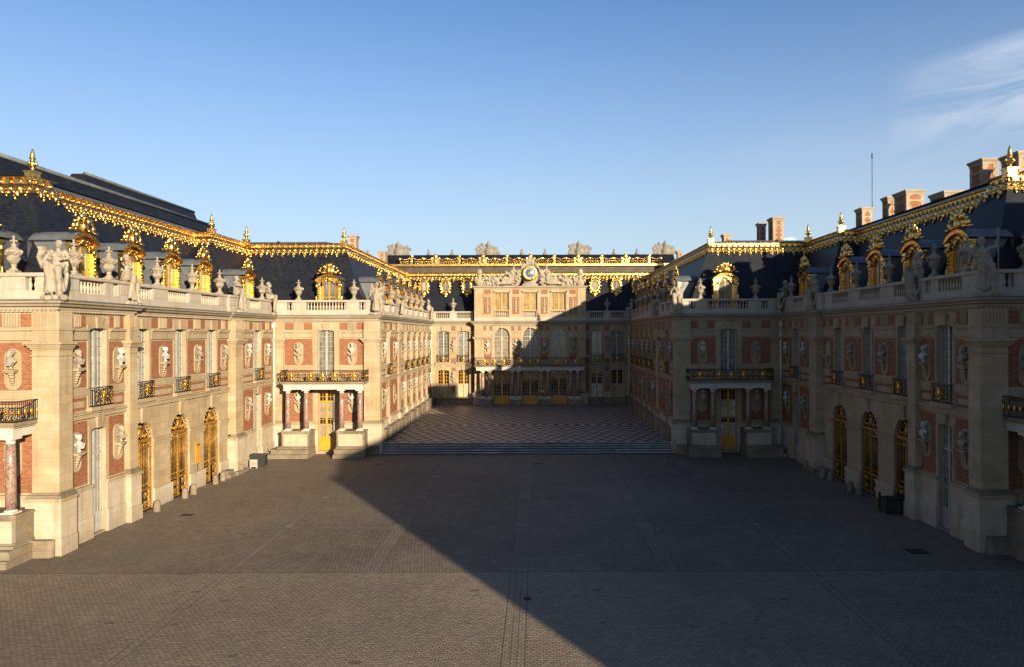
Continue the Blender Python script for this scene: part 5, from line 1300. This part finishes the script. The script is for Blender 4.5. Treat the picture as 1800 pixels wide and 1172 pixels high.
tag(put(m, 'planter_box', None, Matrix.Translation((x, y, 0))), 'black square planter box beside the nearest shaded gate', 'planter')
x, y = gp(452, 818); m = MB(); m.box(-.68, .68, -.35, .35, .05, .98, 'green'); m.box(-.72, .72, -.39, .39, .98, 1.05, 'green')
for k in range(6): m.box(-.6 + .22 * k, -.5 + .22 * k, -.37, -.35, .15, .9, 'green')
tag(put(m, 'green_bin', None, Matrix.Translation((x, y + .2, 0))), 'dark green box by the white door at end of sunlit wing', 'bin')
m = MB(); m.box(-.31, .31, -.12, .12, .14, .72, 'white'); m.box(-.34, .34, -.14, .14, .72, .77, 'white')
for sx in (-1, 1): m.box(sx * .3, sx * .24, -.12, .12, 0, .14, 'white')
m.box(-.22, .22, -.135, -.12, .26, .6, 'trim')
x, y = gp(446, 821.5); tag(put(m, 'white_box', None, Matrix.Translation((x, y - .1, 0))), 'small white box standing in front of the dark green box', 'box')
m = MB(); m.tube((0, 0, .03), (0, 0, 1.9), .03, .03, 'iron', 6); m.lathe(0, 0, 0, [(.2, 0), (.2, .03), (.05, .05)], 12, 'iron')
rt = root('notice_sign', (-25.85, 54.3, 0), 'yellow notice board on a thin post between second and third sunlit gates', 'sign')
put(m, 'post', rt, Matrix.Translation((-25.85, 54.3, 0))); m = MB(); m.box(-.03, .03, -.34, .34, 1.9, 3.5, 'yellow'); m.box(.03, .04, -.28, .28, 3.2, 3.38, 'gold2'); put(m, 'board', rt, Matrix.Translation((-25.85, 54.3, 0)))
m = MB(); m.box(-.3, .3, -.02, .02, 0, .36, 'yellow'); m.tube((0, .02, -1.9), (0, .02, 0), .025, .025, 'iron', 6)
tag(put(m, 'notice_sign', None, Matrix.Translation(((952 - 942) * 102.6 / 1250, 102.3, 3.3))), 'small yellow notice by the columns right of the middle door', 'sign')
for side in (-1, 1):
    m = MB(Fr(-HO, 0, rad(90), 1, side).M); m.box(57.9, 59.0, .02, .8, 0, .28, 'ped'); m.box(58.0, 59.0, .02, .62, .28, .56, 'ped')
    m.box(59.0, 61.2, .62, .95, 0, .3, 'ped')
    tag(put(m, 'mounting_block'), f'low worn stone step block at the pier beyond the {SIDE[side][0]} gates', 'stone block')
for px, py, w_, l_2, lab in ((328, 904, .8, .55, 'dark drain cover near the sunlit gates'), (1610, 968, 1.0, .9, 'large dark drain cover near the shaded near corner'), (925, 1051, .36, .3, 'small dark cover near the foreground shadow edge'), (945, 814, .9, .35, 'drain grate just below the middle of the steps'), (1178, 814.5, .7, .3, 'drain grate below the right end of the steps'), (665, 816, .6, .3, 'drain grate below the left end of the steps')):
    x, y = gp(px, py); m = MB(); m.box(-w_ / 2, w_ / 2, -l_2 / 2, l_2 / 2, 0, .008, 'iron')
    for k in range(5): m.box(-w_ / 2 + .03, w_ / 2 - .03, -l_2 / 2 + l_2 * (k + .3) / 5, -l_2 / 2 + l_2 * (k + .6) / 5, .008, .014, 'pipe' if k == 9 else 'dark')
    tag(put(m, 'drain_cover', None, Matrix.Translation((x, y, .003))), lab, 'drain cover', 'iron drain covers in the paving')

# ------------------------------------------------------------------ the block to the right of the viewer whose shadow crosses the court
rt = root('side_pavilion', (33, 2, 0), 'large stone pavilion right of the viewpoint that shades the court', 'palace block')
m = MB(); m.box(26, 40, -16.2, 20, 0, 19.0, 'stone'); m.box(25.9, 40.1, -16.3, 20.1, 6.9, 7.4, 'trim'); m.frustum(26, 40, -16.2, 20, 19.0, 19.4, .25, 'cornice')
m.box(31, 46, 20.01, 27, 0, 21, 'stone'); m.frustum(31, 46, 20.02, 27, 21, 21.4, .2, 'cornice')  # unseen second block, added and sized for the shadow it throws
put(m, 'wall', rt)
m = MB(); m.add([(26.2, -16, 19.4), (39.8, -16, 19.4), (39.8, 19.8, 19.4), (26.2, 19.8, 19.4), (28.0, -13, 21.3), (37.8, -13, 21.2), (37.8, 19.8, 20.7), (28.0, 19.8, 20.7)], [(0, 1, 5, 4), (1, 2, 6, 5), (2, 3, 7, 6), (3, 0, 4, 7), (4, 5, 6, 7)], 'slate')
m.add([(31.2, 20.2, 21.4), (45.8, 20.2, 21.4), (45.8, 26.8, 21.4), (31.2, 26.8, 21.4), (32.4, 21.5, 23.4), (44.5, 21.5, 23.4), (44.5, 25.8, 23.4), (32.4, 25.8, 23.4)], [(0, 1, 5, 4), (1, 2, 6, 5), (2, 3, 7, 6), (3, 0, 4, 7), (4, 5, 6, 7)], 'slate')
m.box(31.6, 35.2, 20.6, 24.8, 21.4, 25.6, 'slate'); put(m, 'roof', rt)  # tall slate box added to shape the shadow on the rear facade
FP = Matrix.Translation((26, 0, 0)) @ Matrix.Rotation(rad(-90), 4, 'Z')
for k in range(6):
    for z in (1.5, 7.6): place(WIN_UP, Matrix.Translation((25.72, -12 + 5.2 * k, z)) @ Matrix.Rotation(rad(-90), 4, 'Z'), rt)
